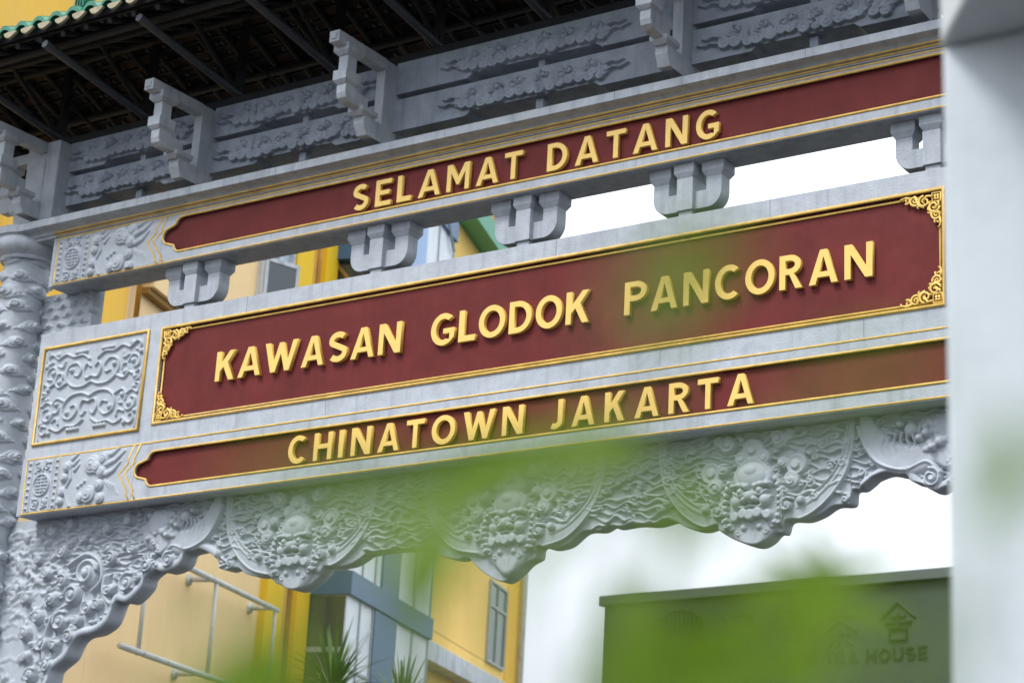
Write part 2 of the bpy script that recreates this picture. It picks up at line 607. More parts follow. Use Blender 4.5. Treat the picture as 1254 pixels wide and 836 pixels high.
    if ch == 'S':
        k = t / 2
        rx, ru, rl = (w - t) / 2, h * .25 - k * .55, h * .275 - k * .55
        cx = w / 2
        zu, zl = h - k - ru, k + rl
        p = arc(cx, zu, rx * .95, ru, 38, 205, 16) + [(cx - rx * .45, h * .575), (cx, h * .52), (cx + rx * .5, h * .455)] + arc(cx, zl, rx, rl, 22, -142, 16)
        q = [p[0]]
        for a in p[1:]:
            if math.hypot(a[0] - q[-1][0], a[1] - q[-1][1]) > t * .08:
                q.append(a)
        return [stroke(q, t)]
    if ch == 'J':
        r = w - t / 2
        p = [(w - t / 2, h), (w - t / 2, h * .6), (w - t / 2, h * .3)] + arc(w * .42, h * .26, w - t / 2 - w * .42, h * .26 - t / 2, 0, -120, 12)
        return [stroke(p, t)]
    if ch == 'U':
        p = [(t / 2, h), (t / 2, h * .6), (t / 2, h * .38)] + arc(w / 2, h * .36, (w - t) / 2, h * .36 - t / 2, 180, 360, 18) + [(w - t / 2, h * .6), (w - t / 2, h)]
        return [stroke(p, t)]
    raise ValueError(ch)

def add_letters(items, z, h, t, y_front, depth, mat, parent, name="letter"):
    for ch, a, b in items:
        lp = [[(a + p[0], z + p[1]) for p in l] for l in glyph(ch, b - a, h, t)]
        obj(name, plate_mesh(name, lp, depth, y_front, 0.0012), mat, parent)

# ------------------------------------------------------------------ ground
def ground_material():
    return material("asphalt", (0.034, 0.034, 0.036), 0.9, 0.25, 2.0, 0.4, 90, 0.3, (0.055, 0.054, 0.052), 0.5, 0.6)
gm = MB().add([(-700, -700, 0), (700, -700, 0), (700, 700, 0), (-700, 700, 0)], [(0, 1, 2, 3)]).build("ground", ground_material())
tag(gm, kind="structure")
M['paving'] = material("grey_paving", (0.055, 0.054, 0.053), 0.85, 0.2, 1.2, 0.3, 40, 0.3, (0.035, 0.035, 0.035), 0.5, 0.8)
pv = MB().box(-30, 14, -16, -6.5, 0.0, 0.13).build("pavement", M['paving'], None, 0.01)
tag(pv, kind="structure")
pv2 = MB().box(-12, 12, -2.2, 3.0, 0.0, 0.13).build("gate_platform", M['paving'], None, 0.01)
tag(pv2, kind="structure")
GZ = 0.125

# ================================================================== THE GATE
gate = empty("paifang_gate", (0, 0, GZ))
gate.location = (0, 0, 0)
tag(gate, "grey carved ceremonial gate with three maroon name panels, gold letters and a green tiled roof", "gate")

# ---- carving designs ------------------------------------------------------------
rr = random.Random(21)

def cloud_stamp(R, x, z, s, sgn=1, base=0.0, hh=1.0):
    """lens shaped scroll cloud, curl in the middle, tails at both sides"""
    for k, (f, hgt) in enumerate(((1.0, .015), (.70, .025), (.44, .034))):
        xo, zo = x + sgn * s * .12 * k, z + s * .03 * k
        R.disc(xo, zo, s * f, hgt * hh, base, 0.26, rz=s * f * .66, rot=sgn * .22)
    R.disc(x - sgn * s * .75, z - s * .22, s * .50, .014 * hh, base, .3, rz=s * .36)
    R.disc(x + sgn * s * .85, z - s * .10, s * .40, .013 * hh, base, .3, rz=s * .30)
    R.spiral(x + sgn * s * .24, z + s * .06, s * .36, 1.5, rr.random() * 6, sgn, s * .10, .014 * hh, base + .027 * hh, 1.4)
    R.spiral(x - sgn * s * .78, z - s * .20, s * .22, 1.1, rr.random() * 6, -sgn, s * .07, .009 * hh, base + .010 * hh, 1.3)
    R.tube(curve3([(x - sgn * s * 1.1, z - s * .40), (x - sgn * s * 1.45, z - s * .30), (x - sgn * s * 1.7, z - s * .46)]), s * .12, .012 * hh, s * .05, .006 * hh, base)

def curve3(P, n=6):
    P = [Vector(p) for p in P]
    q = []
    for i in range(len(P) - 1):
        a, b, c, d = P[max(i - 1, 0)], P[i], P[i + 1], P[min(i + 2, len(P) - 1)]
        for k in range(n):
            t = k / n
            q.append(tuple(.5 * ((2 * b) + (-a + c) * t + (2 * a - 5 * b + 4 * c - d) * t * t + (-a + 3 * b - 3 * c + d) * t ** 3)))
    q.append(tuple(P[-1]))
    return q

def col_relief():
    r0 = 0.190
    per = 2 * PI * r0
    R = Relief(0, per, 2.6, 7.55, 0.0052, wrap=True)
    z = 2.62
    row = 0
    while z < 7.6:
        n = 4
        for k in range(n):
            x = (k + .5 * (row % 2) + .22 * (rr.random() - .5)) * per / n
            s = .088 * (0.85 + .35 * rr.random())
            cloud_stamp(R, x % per, z + .05 * (rr.random() - .5), s, rr.choice((-1, 1)), 0.0, 1.25)
        z += .150
        row += 1
    return R, r0, per

COLX = 5.485
def make_column():
    R, r0, per = col_relief()
    nu, nv = 224, int((7.52 - 2.7) / .0056)
    th = np.linspace(0, 2 * PI, nu, endpoint=False)
    zs = np.linspace(2.7, 7.52, nv)
    T, Z = np.meshgrid(th, zs)
    rad = r0 + R.at(T / (2 * PI) * per, Z) * 1.0
    V = np.stack([rad * np.cos(T), rad * np.sin(T), Z], 2)
    me = grid_mesh("column", V, nu, nv, closed_u=True)
    o = obj("column", me, M['stone_carve'], gate)
    MB().lathe([(.30, GZ - .02), (.30, .55), (.27, .62), (.235, .68), (.205, .74), (.202, 2.72)], 0, 0, 48).build("column_base", M['stone'], o, 0, True)
    # round capital, continuing the cornice
    MB().lathe([(.19, 7.43), (.232, 7.432), (.240, 7.446), (.240, 7.462), (.250, 7.470), (.282, 7.490), (.305, 7.520), (.313, 7.550), (.308, 7.580), (.296, 7.603), (.286, 7.616), (.284, 7.630), (.294, 7.640), (.308, 7.643), (.308, 7.712), (.10, 7.715)], 0, 0, 56).build("capital", M['stone'], o, 0, False)
    return o
c0 = make_column()
for ch in c0.children:
    if ch.name.startswith("capital"):
        ch.data.polygons.foreach_set("use_smooth", [True] * len(ch.data.polygons))
        e = ch.modifiers.new("edge", 'EDGE_SPLIT'); e.split_angle = math.radians(40)
c0.location = (-COLX, .15, 0)
c1 = copy_tree(c0, gate)
c1.location = (COLX, .15, 0)
c1.rotation_euler = (0, 0, 2.1)

# ---- carved walls between column and beams (narrow pilaster) ----
def pil_relief():
    R = Relief(-5.4, -4.6, 6.5, 7.2, 0.0045)
    for r_ in range(8):
        for k in range(5):
            x, z = -5.30 + k * .15 + (r_ % 2) * .075, 6.58 + r_ * .085
            cloud_stamp(R, x + .02 * rr.random(), z, .046, rr.choice((-1, 1)), 0, .75)
    return R
Rp = pil_relief()
pl_ = relief_plate("pilaster", Rp, -5.36, -4.69, 6.62, 7.13, .24, .12, M['stone_carve'], gate, .005)
pr_ = pl_.copy(); col.objects.link(pr_); pr_.scale = (-1, 1, 1)

# ---- cornice -------------------------------------------------------------------
corn_prof = [(0.34, 7.56), (-0.012, 7.56), (-0.012, 7.586), (-0.030, 7.590), (-0.034, 7.606), (-0.036, 7.612), (-0.046, 7.622), (-0.066, 7.630), (-0.086, 7.633), (-0.100, 7.637), (-0.108, 7.6405),
             (-0.120, 7.641), (-0.120, 7.712), (0.34, 7.716)]
CX = 5.40
mb = MB()
mb.prism([(p[0], p[1]) for p in corn_prof][::-1], 'x', -CX, CX)
cornice = mb.build("cornice", M['stone'], gate, 0.004)
for z_, r_ in ((7.578, .0075), (7.597, .0085)):
    strip_loop([(-4.97, z_), (4.97, z_)], r_, -.036 if z_ > 7.59 else -.018, closed=False).build("gold_moulding", M['gold_trim'], cornice, 0, True)

# ---- beams with sunk name panels ----------------------------------------------------
def panel_loop(x0, x1, zb, zt, o=0.0):
    """long panel with a lobed end at both sides; o grows it"""
    zm, hh = (zb + zt) / 2, (zt - zb) / 2
    def end(xe):
        p = []
        p += arc(xe + .215, zt - .074, .079 + o, .074 + o, 90, 172, 7)
        p += arc(xe + .098, zm, .098 + o, hh * .50 + o, 128, 232, 14)
        p += arc(xe + .215, zb + .074, .079 + o, .074 + o, 188, 270, 7)
        return p
    L_ = end(x0)
    R_ = [(x0 + x1 - a, b) for a, b in end(x0)][::-1]
    return L_ + R_          # counter-clockwise from the top left, down, along, up

def shou_stamp(R, x, z, r):
    n = 34
    R.tube([(x + r * math.cos(2 * PI * i / n), z + r * math.sin(2 * PI * i / n)) for i in range(n + 1)], .009, .016)
    for dz in (-.62, -.32, 0, .32, .62):
        wd = r * math.sqrt(1 - dz * dz) * .72
        for sg in (-1, 1):
            R.tube([(x + sg * r * .12, z + dz * r), (x + sg * wd, z + dz * r)], .0065, .014)
    R.tube([(x, z - r * .8), (x, z + r * .8)], .007, .014)
    for sg in (-1, 1):
        R.tube([(x + sg * r * .45, z + r * .32), (x + sg * r * .45, z + r * .02)], .006, .013)
        R.tube([(x + sg * r * .45, z - r * .32), (x + sg * r * .45, z - r * .62)], .006, .013)

def end_relief(zb, zt):
    """carved end field of a beam: long-life roundel between bead strips, then clouds, to the chevron"""
    x0, x1 = -4.925, -3.66
    R = Relief(x0, x1, zb, zt, 0.0042)
    zm = (zb + zt) / 2
    h = zt - zb
    for xs in (-4.905, -4.585):
        R.tube([(xs + .035, zb + .01), (xs + .035, zt - .01)], .006, .010)
        for k in range(8):
            R.ball(xs + .008, zb + .03 + k * (h - .06) / 7, .015, .018, rz=.012)
        R.tube([(xs - .01, zb), (xs - .01, zt)], .005, .008)
    R.tube([(-4.865, zb), (-4.865, zt)], .006, .012)
    R.tube([(-4.62, zb), (-4.62, zt)], .006, .012)
    shou_stamp(R, -4.742, zm, .092)
    for sg in (-1, 1):
        for k in (-1, 1):
            R.spiral(-4.742 + k * .055, zm + sg * .155, .036, 1.2, 1.0, k * sg, .009, .015)
            R.tube([(-4.742 + k * .09, zm + sg * .19), (-4.742 + k * .03, zm + sg * .205), (-4.742, zm + sg * .12)], .008, .014)
            R.ball(-4.742 + k * .085, zm + sg * .115, .012, .015)
    # the cloud bank
    def cl(x, z, r, a, sg):
        R.disc(x, z, r, .022, 0, .2)
        R.disc(x, z, r * .66, .012, .02, .25)
        R.spiral(x, z, r * .5, 1.3, a, sg, r * .13, .009, .026, 1.2)
    for p in ((-4.162, zm + .118, .085, 1, 1), (-4.03, zm + .152, .062, 2, -1), (-4.04, zm + .042, .055, 0, 1), (-4.055, zm - .07, .052, 3, -1), (-4.167, zm - .140, .078, 4, 1), (-4.03, zm - .185, .05, 2, -1),
              (-4.10, zm + .09, .06, 1, -1), (-4.25, zm - .16, .05, 5, 1), (-4.45, zm + .125, .05, 0, 1), (-4.47, zm + .03, .042, 2, -1), (-4.48, zm - .09, .045, 1, 1), (-4.49, zm - .17, .04, 3, 1)):
        cl(*p)
    for k, (a, b) in enumerate((((-4.02, zm + .18), (-3.86, zm + .235)), ((-4.0, zm + .10), (-3.80, zm + .20)), ((-3.98, zm + .02), (-3.84, zm + .11)))):
        R.tube([a, ((a[0] + b[0]) / 2, (a[1] + b[1]) / 2 - .02), b], .03, .024, .012, .010)
    for k in range(4):
        R.tube([(-3.99 + k * .035, zm - .04 - k * .015), (-3.945 + k * .035, zm - .10 - k * .02), (-3.93 + k * .035, zm - .17)], .012, .014, .004, .004)
    for k in range(3):
        R.tube([(-4.40 + .02 * k, zm + .19 - .05 * k), (-4.33 + .01 * k, zm + .235 - .05 * k)], .02, .018, .008, .008)
        R.ball(-4.3 + .035 * k, zm - .06 + .02 * k, .018, .018)
    R.tube([(-4.42, zm + .12), (-4.40, zm + .02), (-4.45, zm - .06), (-4.42, zm - .15), (-4.38, zm - .22)], .016, .016)
    return R

def chevrons(zb, zt, parent, y, RS):
    zm = (zb + zt) / 2
    for s_ in (-1, 1):
        for dx in (0, .068):
            pts = [(s_ * (-3.697 + dx), zt), (s_ * (-3.76 + dx), zm + .11), (s_ * (-3.75 + dx), zm + .085), (s_ * (-3.845 + dx), zm), (s_ * (-3.735 + dx), zm - .15), (s_ * (-3.745 + dx), zm - .165), (s_ * (-3.70 + dx), zb)]
            if s_ < 0:
                pts = [(p[0] + RS, p[1]) for p in pts]
            strip_loop(pts, .009, y, closed=False).build("gold_chevron", M['gold_trim'], parent, 0, True)

def make_beam(name, zb, zt, pb, pt, y, yb, letters, lz, lh, lt):
    x0, x1 = -5.0, 5.0
    y += 0.0
    # core behind, face plate in front with the panel cut out
    core = MB().box(x0, x1, y + .045, yb, zb, zt).build(name, M['stone'], gate, 0.004)
    RS = .34                       # the right end field sits a little further out
    x1 += RS
    core.data.vertices.foreach_set("co", np.array([(x0 if v.co.x < 0 else x1, v.co.y, v.co.z) for v in core.data.vertices], dtype=np.float32).ravel())
    lp = panel_loop(-3.672, 3.672 + RS, pb, pt)
    outer = [(x0, zb), (x1, zb), (x1, zt), (x0, zt)]
    obj("face_plate", plate_mesh("face_plate", [outer, lp[::-1]], .0445, y, 0.0), M['stone'], core)
    inner = panel_loop(-3.672, 3.672 + RS, pb, pt, .012)
    red = obj("name_panel", plate_mesh("name_panel", [inner], .02, y + .024, 0.0), M['red'], core)
    red["label"] = "sunk maroon panel with lobed ends"
    strip_loop(lp, .0105, y - .001).build("panel_moulding", M['gold_trim'], core, 0, True)
    # border lines of the beam
    strip_loop([(-4.942, zb + .012), (4.942 + RS, zb + .012), (4.942 + RS, zt - .012), (-4.942, zt - .012)], .0075, y - .001).build("border_moulding", M['gold_trim'], core, 0, True)
    strip_loop([(-4.547, zb + .014), (-4.547, zt - .014)], .006, y - .001, closed=False).build("border_moulding", M['gold_trim'], core, 0, True)
    strip_loop([(4.547 + RS, zb + .014), (4.547 + RS, zt - .014)], .006, y - .001, closed=False).build("border_moulding", M['gold_trim'], core, 0, True)
    chevrons(zb + .014, zt - .014, core, y - .001, RS)
    R = end_relief(zb + .022, zt - .022)
    # clip the clouds where the chevron begins
    xx = R.x0 + np.arange(R.nx) * R.d
    zz = R.z0 + np.arange(R.nz) * R.d
    lim = -3.855 + np.abs(zz - (zb + zt) / 2) * .62
    R.H *= 0.95 * np.clip((lim[:, None] - xx[None, :]) / .012, 0, 1)
    a = relief_plate("end_relief", R, -4.93, -3.68, zb + .022, zt - .022, y - .002, .003, M['stone_carve'], core)
    b = a.copy(); col.objects.link(b); b.scale = (-1, 1, 1); b.location.x = RS
    add_letters(letters, lz, lh, lt, y - .012, .034, M['gold'], core)
    return core

SEL = [('S', -1.593, -1.432), ('E', -1.361, -1.203), ('L', -1.142, -1.001), ('A', -0.931, -0.715), ('M', -0.653, -0.437), ('A', -0.37, -0.159), ('T', -0.105, 0.062),
       ('D', 0.293, 0.475), ('A', 0.548, 0.758), ('T', 0.825, 0.994), ('A', 1.062, 1.275), ('N', 1.342, 1.53), ('G', 1.602, 1.797)]
CHI = [('C', -2.019, -1.834), ('H', -1.762, -1.581), ('I', -1.514, -1.466), ('N', -1.391, -1.201), ('A', -1.131, -0.926), ('T', -0.862, -0.693), ('O', -0.622, -0.405), ('W', -0.332, -0.047), ('N', 0.023, 0.209),
       ('J', 0.437, 0.556), ('A', 0.636, 0.832), ('K', 0.915, 1.083), ('A', 1.167, 1.367), ('R', 1.447, 1.616), ('T', 1.681, 1.846), ('A', 1.919, 2.127)]
KAW = [('K', -2.892, -2.691), ('A', -2.649, -2.41), ('W', -2.375, -2.036), ('A', -1.985, -1.758), ('S', -1.714, -1.524), ('A', -1.485, -1.253), ('N', -1.213, -0.996),
       ('G', -0.707, -0.482), ('L', -0.444, -0.288), ('O', -0.258, -0.016), ('D', 0.021, 0.224), ('O', 0.261, 0.494), ('K', 0.53, 0.733),
       ('P', 1.038, 1.225), ('A', 1.263, 1.485), ('N', 1.532, 1.739), ('C', 1.791, 1.999), ('O', 2.035, 2.268), ('R', 2.306, 2.487), ('A', 2.536, 2.759), ('N', 2.808, 3.02)]
upper = make_beam("upper_beam", 7.10, 7.557, 7.193, 7.512, 0.0, .30, SEL, 7.222, .227, .043)
upper["label"] = "upper beam reading SELAMAT DATANG in gold on maroon"
lower = make_beam("lower_beam", 5.03, 5.528, 5.142, 5.438, -.014, .34, CHI, 5.168, .222, .0425)
lower["label"] = "lower beam reading CHINATOWN JAKARTA in gold on maroon"

# ---- main name board ----------------------------------------------------------------
BX = 5.0
board = MB().box(-BX, BX, .05, .30, 5.531, 6.66).build("name_board", M['stone'], gate, 0.004)
board["label"] = "tall name board reading KAWASAN GLODOK PANCORAN in gold on maroon"
PX, PB, PT = 3.538, 5.684, 6.506
hole = [(-PX, PB), (PX, PB), (PX, PT), (-PX, PT)]
obj("face_plate", plate_mesh("face_plate", [[(-BX, 5.531), (BX, 5.531), (BX, 6.66), (-BX, 6.66)], hole[::-1]], .0495, .0, 0.0), M['stone'], board)
obj("name_panel", plate_mesh("name_panel", [[(-PX - .01, PB - .01), (PX + .01, PB - .01), (PX + .01, PT + .01), (-PX - .01, PT + .01)]], .02, .026), M['red'], board)
for o_, r_, y_ in ((.004, .0125, -.003), (-.030, .009, .020)):
    strip_loop([(-PX - o_, PB - o_), (PX + o_, PB - o_), (PX + o_, PT + o_), (-PX - o_, PT + o_)], r_, y_, squash=1.0).build("panel_moulding", M['gold_trim'], board, 0, True)
add_letters(KAW, 5.960, .252, .0475, -.010, .036, M['gold'], board)

def corner_ornament(sx, sz):
    """gold fret corner with scrolls running along both edges"""
    mb = MB()
    cx, cz = sx * (PX - .015), (PT - .018) if sz > 0 else (PB + .018)
    y = .004
    def T(p):
        return (cx - sx * p[0], y, cz - sz * p[1])
    def tb(pts, r=.0075, r1=None):
        mb.tube([T(p) for p in pts], r, 6, True, r1)
    # square fret
    a = .064
    tb([(.0, .0), (a, 0), (a, a), (0, a), (0, 0)])
    for q in (.021, .043):
        tb([(q, .012), (q, a - .012)], .0065)
        tb([(.012, q), (a - .012, q)], .0065)
    def sp(x, z, R, a0, sg, n=1.5):
        pts = []
        for i in range(int(n * 14) + 1):
            t = i / (n * 14)
            an = a0 + sg * 2 * PI * n * t
            pts.append((x + R * (1 - .85 * t) * math.cos(an), z + R * (1 - .85 * t) * math.sin(an)))
        return pts
    for f in (0, 1):
        S = (lambda P: [(p[1], p[0] - .042) for p in P]) if f else (lambda P: [(p[0] - .042, p[1]) for p in P])
        k = .85 if f else 1.0
        tb(S([(.105, .02), (.13 * k + .02, .015), (.17 * k, .05)]), .009)
        tb(S(sp(.165 * k, .052, .044, -1.5, 1)), .0095, .006)
        tb(S(sp(.235 * k, .035, .038, 2.0, -1)), .009, .006)
        tb(S([(.165 * k, .096), (.205 * k, .078), (.235 * k, .0)]), .008)
        tb(S(sp(.29 * k, .024, .026, 1.0, 1, 1.2)), .0085, .005)
        tb(S([(.26 * k, .012), (.30 * k, .002), (.335 * k, .010), (.345 * k, .026)]), .009, .005)
        tb(S([(.20 * k, .05), (.215 * k, .09), (.205 * k, .10)]), .008, .004)
        tb(S([(.12 * k, .075), (.14 * k, .115), (.125 * k, .125)]), .008, .004)
    return mb.build("corner_ornament", M['gold'], board, 0, True)
for sx in (-1, 1):
    for sz in (-1, 1):
        corner_ornament(sx, sz)

# square carved fields at both ends of the board
def square_relief():
    x0, x1, z0, z1 = -4.92, -3.70, 5.655, 6.51
    R = Relief(x0, x1, z0, z1, .0045)
    cx, cz = (x0 + x1) / 2, (z0 + z1) / 2
    T = lambda x, z: (cx + x, cz + z)
    def tb(pts, r=.014, h=.022, r1=.011, h1=.02):
        # smooth the polyline a little
        P = [Vector(p) for p in pts]
        q = []
        for i in range(len(P) - 1):
            a, b, c, d = P[max(i - 1, 0)], P[i], P[i + 1], P[min(i + 2, len(P) - 1)]
            for k in range(6):
                t = k / 6
                q.append(.5 * ((2 * b) + (-a + c) * t + (2 * a - 5 * b + 4 * c - d) * t * t + (-a + 3 * b - 3 * c + d) * t ** 3))
        q.append(P[-1])
        for sx in (1, -1):
            R.tube([T(sx * p.x, p.y) for p in q], r, h, r1, h1)
    for s in (1, -1):
        tb([(0, s * .065), (.10, s * .03), (.22, s * .045), (.30, s * .12), (.29, s * .22), (.20, s * .25), (.135, s * .19), (.16, s * .13), (.21, s * .14)])
        tb([(0, s * .115), (.07, s * .10), (.10, s * .17), (.07, s * .23), (.03, s * .20)], .013, .024)
        tb([(.05, s * .27), (.13, s * .315), (.24, s * .31), (.33, s * .345), (.42, s * .31)], .013)
        for k in range(4):
            R.ball(*T(.10 + k * .038, s * .345), .022, .026)
            R.ball(*T(-.10 - k * .038, s * .345), .022, .026)
        tb([(.42, s * .31), (.50, s * .36), (.545, s * .33), (.53, s * .28), (.49, s * .29)], .014, .026)
        tb([(.30, s * .08), (.38, s * .05), (.43, s * .10), (.41, s * .17), (.36, s * .17), (.35, s * .13)], .013)
        tb([(.41, s * .17), (.46, s * .24), (.53, s * .22), (.54, s * .15), (.49, s * .13)], .014)
        tb([(.43, s * .10), (.50, s * .07), (.56, s * .10), (.57, s * .03), (.52, s * .01)], .013)
        tb([(.34, s * .28), (.36, s * .23), (.42, s * .25)], .013)
        for p in ((.25, .19), (.47, .19), (.51, .045), (.385, .10), (.55, .26), (.44, .35)):
            for sx in (1, -1):
                R.ball(*T(sx * p[0], s * p[1]), .026, .028)
    for sx in (1, -1):
        R.tube([T(sx * .56, -.40), T(sx * .59, -.2), T(sx * .575, 0), T(sx * .59, .2), T(sx * .56, .40)], .010, .012)
    R.H *= 0.9
    return R
Rq = square_relief()
sq = relief_plate("relief_field", Rq, -4.918, -3.702, 5.657, 6.508, -.002, .003, M['stone_carve'], board)
sq2 = sq.copy(); col.objects.link(sq2); sq2.scale = (-1, 1, 1)
for s_ in (-1, 1):
    strip_loop([(s_ * 4.925, 5.650), (s_ * 3.700, 5.650), (s_ * 3.700, 6.514), (s_ * 4.925, 6.514)], .013, -.008, squash=1.0).build("field_moulding", M['gold_trim'], board, 0, True)

M['joint'] = material("dark_joint", (0.14, 0.15, 0.17), .9, .2, 8, 0, 50, .2)
for x_, z0_, z1_ in ((-2.63, 6.52, 6.659), (.41, 6.52, 6.659), (2.22, 6.52, 6.659), (-1.7, 5.535, 5.665), (1.35, 5.535, 5.665), (2.95, 5.535, 5.665)):
    MB().box(x_ - .0016, x_ + .0016, -.0008, .004, z0_, z1_).build("joint", M['joint'], board)
for x_ in (-3.9, -2.35, -.62, .95, 2.55):
    MB().box(x_ - .0016, x_ + .0016, -.1208, -.11, 7.643, 7.711).build("joint", M['joint'], cornice)
M['bounce_stop'] = material("bounce_stop_black", (0.045, 0.048, 0.045), .95, .3, 8, .4, 50, .2)  # near-black slabs added on the unseen tops to cut bounce onto undersides
MB().box(-BX + .01, BX - .01, .012, .288, 6.655, 6.6635).build("bounce_slab", M['bounce_stop'], board)  # added slab, keeps the board's top from lighting the upper beam
MB().box(-CX + .02, CX - .02, -.112, .33, 7.710, 7.7185).build("bounce_slab", M['bounce_stop'], cornice)  # added slab, keeps the cornice top from lighting the rails
# ---- small bracket blocks between upper beam and board ------------------------------
def make_dougong():
    mb = MB()
    prof = [(-.288, 6.99), (-.288, 6.88)] + arc(-.168, 6.87, .120, .125, 180, 270, 8) + arc(.168, 6.87, .120, .125, 270, 360, 8) + [(.288, 6.88), (.288, 6.99), (.158, 6.99), (.158, 6.885), (-.158, 6.885), (-.158, 6.99)]
    mb.prism(prof, 'y', .112, .236)
    o = mb.build("bracket_block", M['stone'], gate, 0.004)
    c = MB()
    c.box(-.068, .068, .072, .285, 6.735, 6.99)
    c.box(-.056, .056, .090, .27, 6.655, 6.736)
    c.build("centre_post", M['stone'], o, 0.005)
    for x, w, ya, yb in ((-.223, .092, .088, .262), (0, .084, .052, .30), (.223, .092, .088, .262)):
        c = MB()
        c.box(x - w, x + w, ya, yb, 7.026, 7.0985)
        c.frustum((x - w + .027, x + w - .027, ya + .022, yb - .022, 6.985), (x - w, x + w, ya, yb, 7.026))
        c.build("cap", M['stone'], o, 0.003)
    return o
d0 = make_dougong()
d0.location.x = -3.37
for x in (-1.385, .035, 1.47, 3.43):
    k = copy_tree(d0, gate)
    k.location.x = x

# ---- posts with outrigger brackets above the cornice -----------------------------------
def make_outrigger():
    mb = MB()
    mb.box(-.05, .05, -.59, .0, 8.437, 8.535)
    L_ = [(-.462, 8.40), (-.462, 8.05), (-.448, 8.01), (-.41, 7.985), (-.18, 7.985), (-.18, 8.10), (-.285, 8.105), (-.325, 8.125), (-.352, 8.165), (-.352, 8.40)]
    mb.prism(L_, 'x', -.046, .046)
    mb.prism([(-.222, 7.945), (-.222, 7.875), (-.178, 7.788), (0, 7.786), (0, 7.945)], 'x', -.053, .053)
    o = mb.build("outrigger_bracket", M['stone'], gate, 0.003)
    MB().box(-.044, .044, -.001, .19, 7.713, 8.533).build("post", M['stone'], o, 0.005)
    MB().box(-.028, .028, -.597, -.588, 8.459, 8.513).build("end_boss", M['stone'], o, 0.002)
    for ya, yb, z0, z1, hw in ((-.500, -.308, 8.375, 8.466, .078), (-.494, -.312, 8.125, 8.236, .068), (-.275, -.085, 7.940, 8.006, .076)):
        c = MB()
        c.box(-hw, hw, ya, yb, z0 + .026, z1)
        c.frustum((-hw + .027, hw - .027, ya + .026, yb - .026, z0 - .002), (-hw, hw, ya, yb, z0 + .026))
        c.build("collar", M['stone'], o, 0.003)
    return o
PXS = [-3.41, -1.415, 1.412, 3.41]
o0 = make_outrigger()
o0.location.x = PXS[0]
for x in PXS[1:] + [-5.30, 5.30]:
    k = copy_tree(o0, gate)
    k.location.x = x
# corner posts over the columns, with one bracket running outwards along the gate
for s_ in (-1, 1):
    MB().box(-.20, .20, -.03, .33, 7.716, 8.545).build("corner_post", M['stone'], gate, 0.012).location = (s_ * 5.30, .035, 0)
    k = copy_tree(o0, gate)
    k.location = (s_ * 5.48, .15, 0)
    k.rotation_euler = (0, 0, -PI / 2 if s_ < 0 else PI / 2)

# ---- carved rails between the posts -----------------------------------------------------
def rail_relief(L, sd):
    rd = random.Random(sd)
    R = Relief(-L / 2, L / 2, 0, .285, .0042)
    c = min(L * .47, .86)
    H = .0
    # cloud bank: rows of lobes, each lower row lying proud of the one above
    for row, (z0, hb, n_) in enumerate(((.188, .014, 9), (.152, .024, 13), (.114, .034, 16), (.080, .044, 15))):
        for k in range(n_):
            u = (k + .5 + .3 * (rd.random() - .5)) / n_ * 2 - 1
            w = (.058, .052, .048, .046)[row] * (.85 + .35 * rd.random())
            if row == 0 and (k % 3 == 2):
                continue
            x = u * (c - (.30, .20, .14, .16)[row])
            z = z0 + .014 * math.sin(x * 11 + row) + .012 * (rd.random() - .5)
            R.disc(x, z, w, hb, 0, .12, rz=w * .85)
            R.spiral(x, z + .004, w * .55, .8, 2.5 * rd.random(), 1 if k % 2 else -1, .006, .007, hb, 0)
    for x in (-.58, -.34, -.12, .10, .34, .56):
        x = x * c / .86
        z = .165 + .02 * rd.random()
        for k in (-1, 1):
            R.spiral(x + k * .034, z + .012 * k, .030, 1.35, rd.random() * 6, k, .0085, .016, .034, 1.3)
        R.ball(x, z + .045, .016, .018, .03)
    for s in (-1, 1):
        R.tube([(s * (c - .16), .10), (s * (c - .08), .125), (s * (c - .03), .11), (s * (c + .04), .135)], .016, .050, .009, .034)
        R.tube([(s * (c - .17), .155), (s * (c - .10), .175), (s * (c - .05), .16), (s * (c), .175)], .014, .050, .008, .034)
    return R

def make_rail(L, sd):
    """rail with a carved front and a stepped soffit; x from -L/2, z from 0, front at y = 0"""
    R = rail_relief(L, sd)
    mb = MB()
    e, st = .36 * L / 2, .035
    h = .283
    poly = [(-L / 2, 0), (-L * .235, 0), (-L * .235 + .05, st), (L * .235 - .05, st), (L * .235, 0), (L / 2, 0), (L / 2, h), (-L / 2, h)]
    mb.prism(poly, 'y', .012, .31)
    o = mb.build("carved_rail", M['stone_shaded'], gate, 0.0)
    # carved face, its lower edge following the stepped soffit
    nu, nv = int(L / .0045), 64
    xs = np.linspace(-L / 2, L / 2, nu)
    zb = np.interp(xs, [-L * .235, -L * .235 + .05, L * .235 - .05, L * .235], [0, st, st, 0])
    T = np.linspace(0, 1, nv)[:, None]
    Z = zb[None, :] + (h - zb[None, :]) * T
    X = np.repeat(xs[None, :], nv, 0)
    V = np.stack([X, -R.at(X, Z), Z], 2)
    top = V[-1:].copy(); top[..., 1] = .0125
    bot = V[:1].copy(); bot[..., 1] = .0125
    V = np.concatenate([bot, V, top], 0)
    f = obj("cloud_relief", grid_mesh("cloud_relief", V, nu, nv + 2), M['stone_shaded'], o)
    return o
spans = [(-5.115, -3.455), (-3.365, -1.46), (-1.370, 1.367), (1.457, 3.365), (3.455, 5.115)]
protos = {}
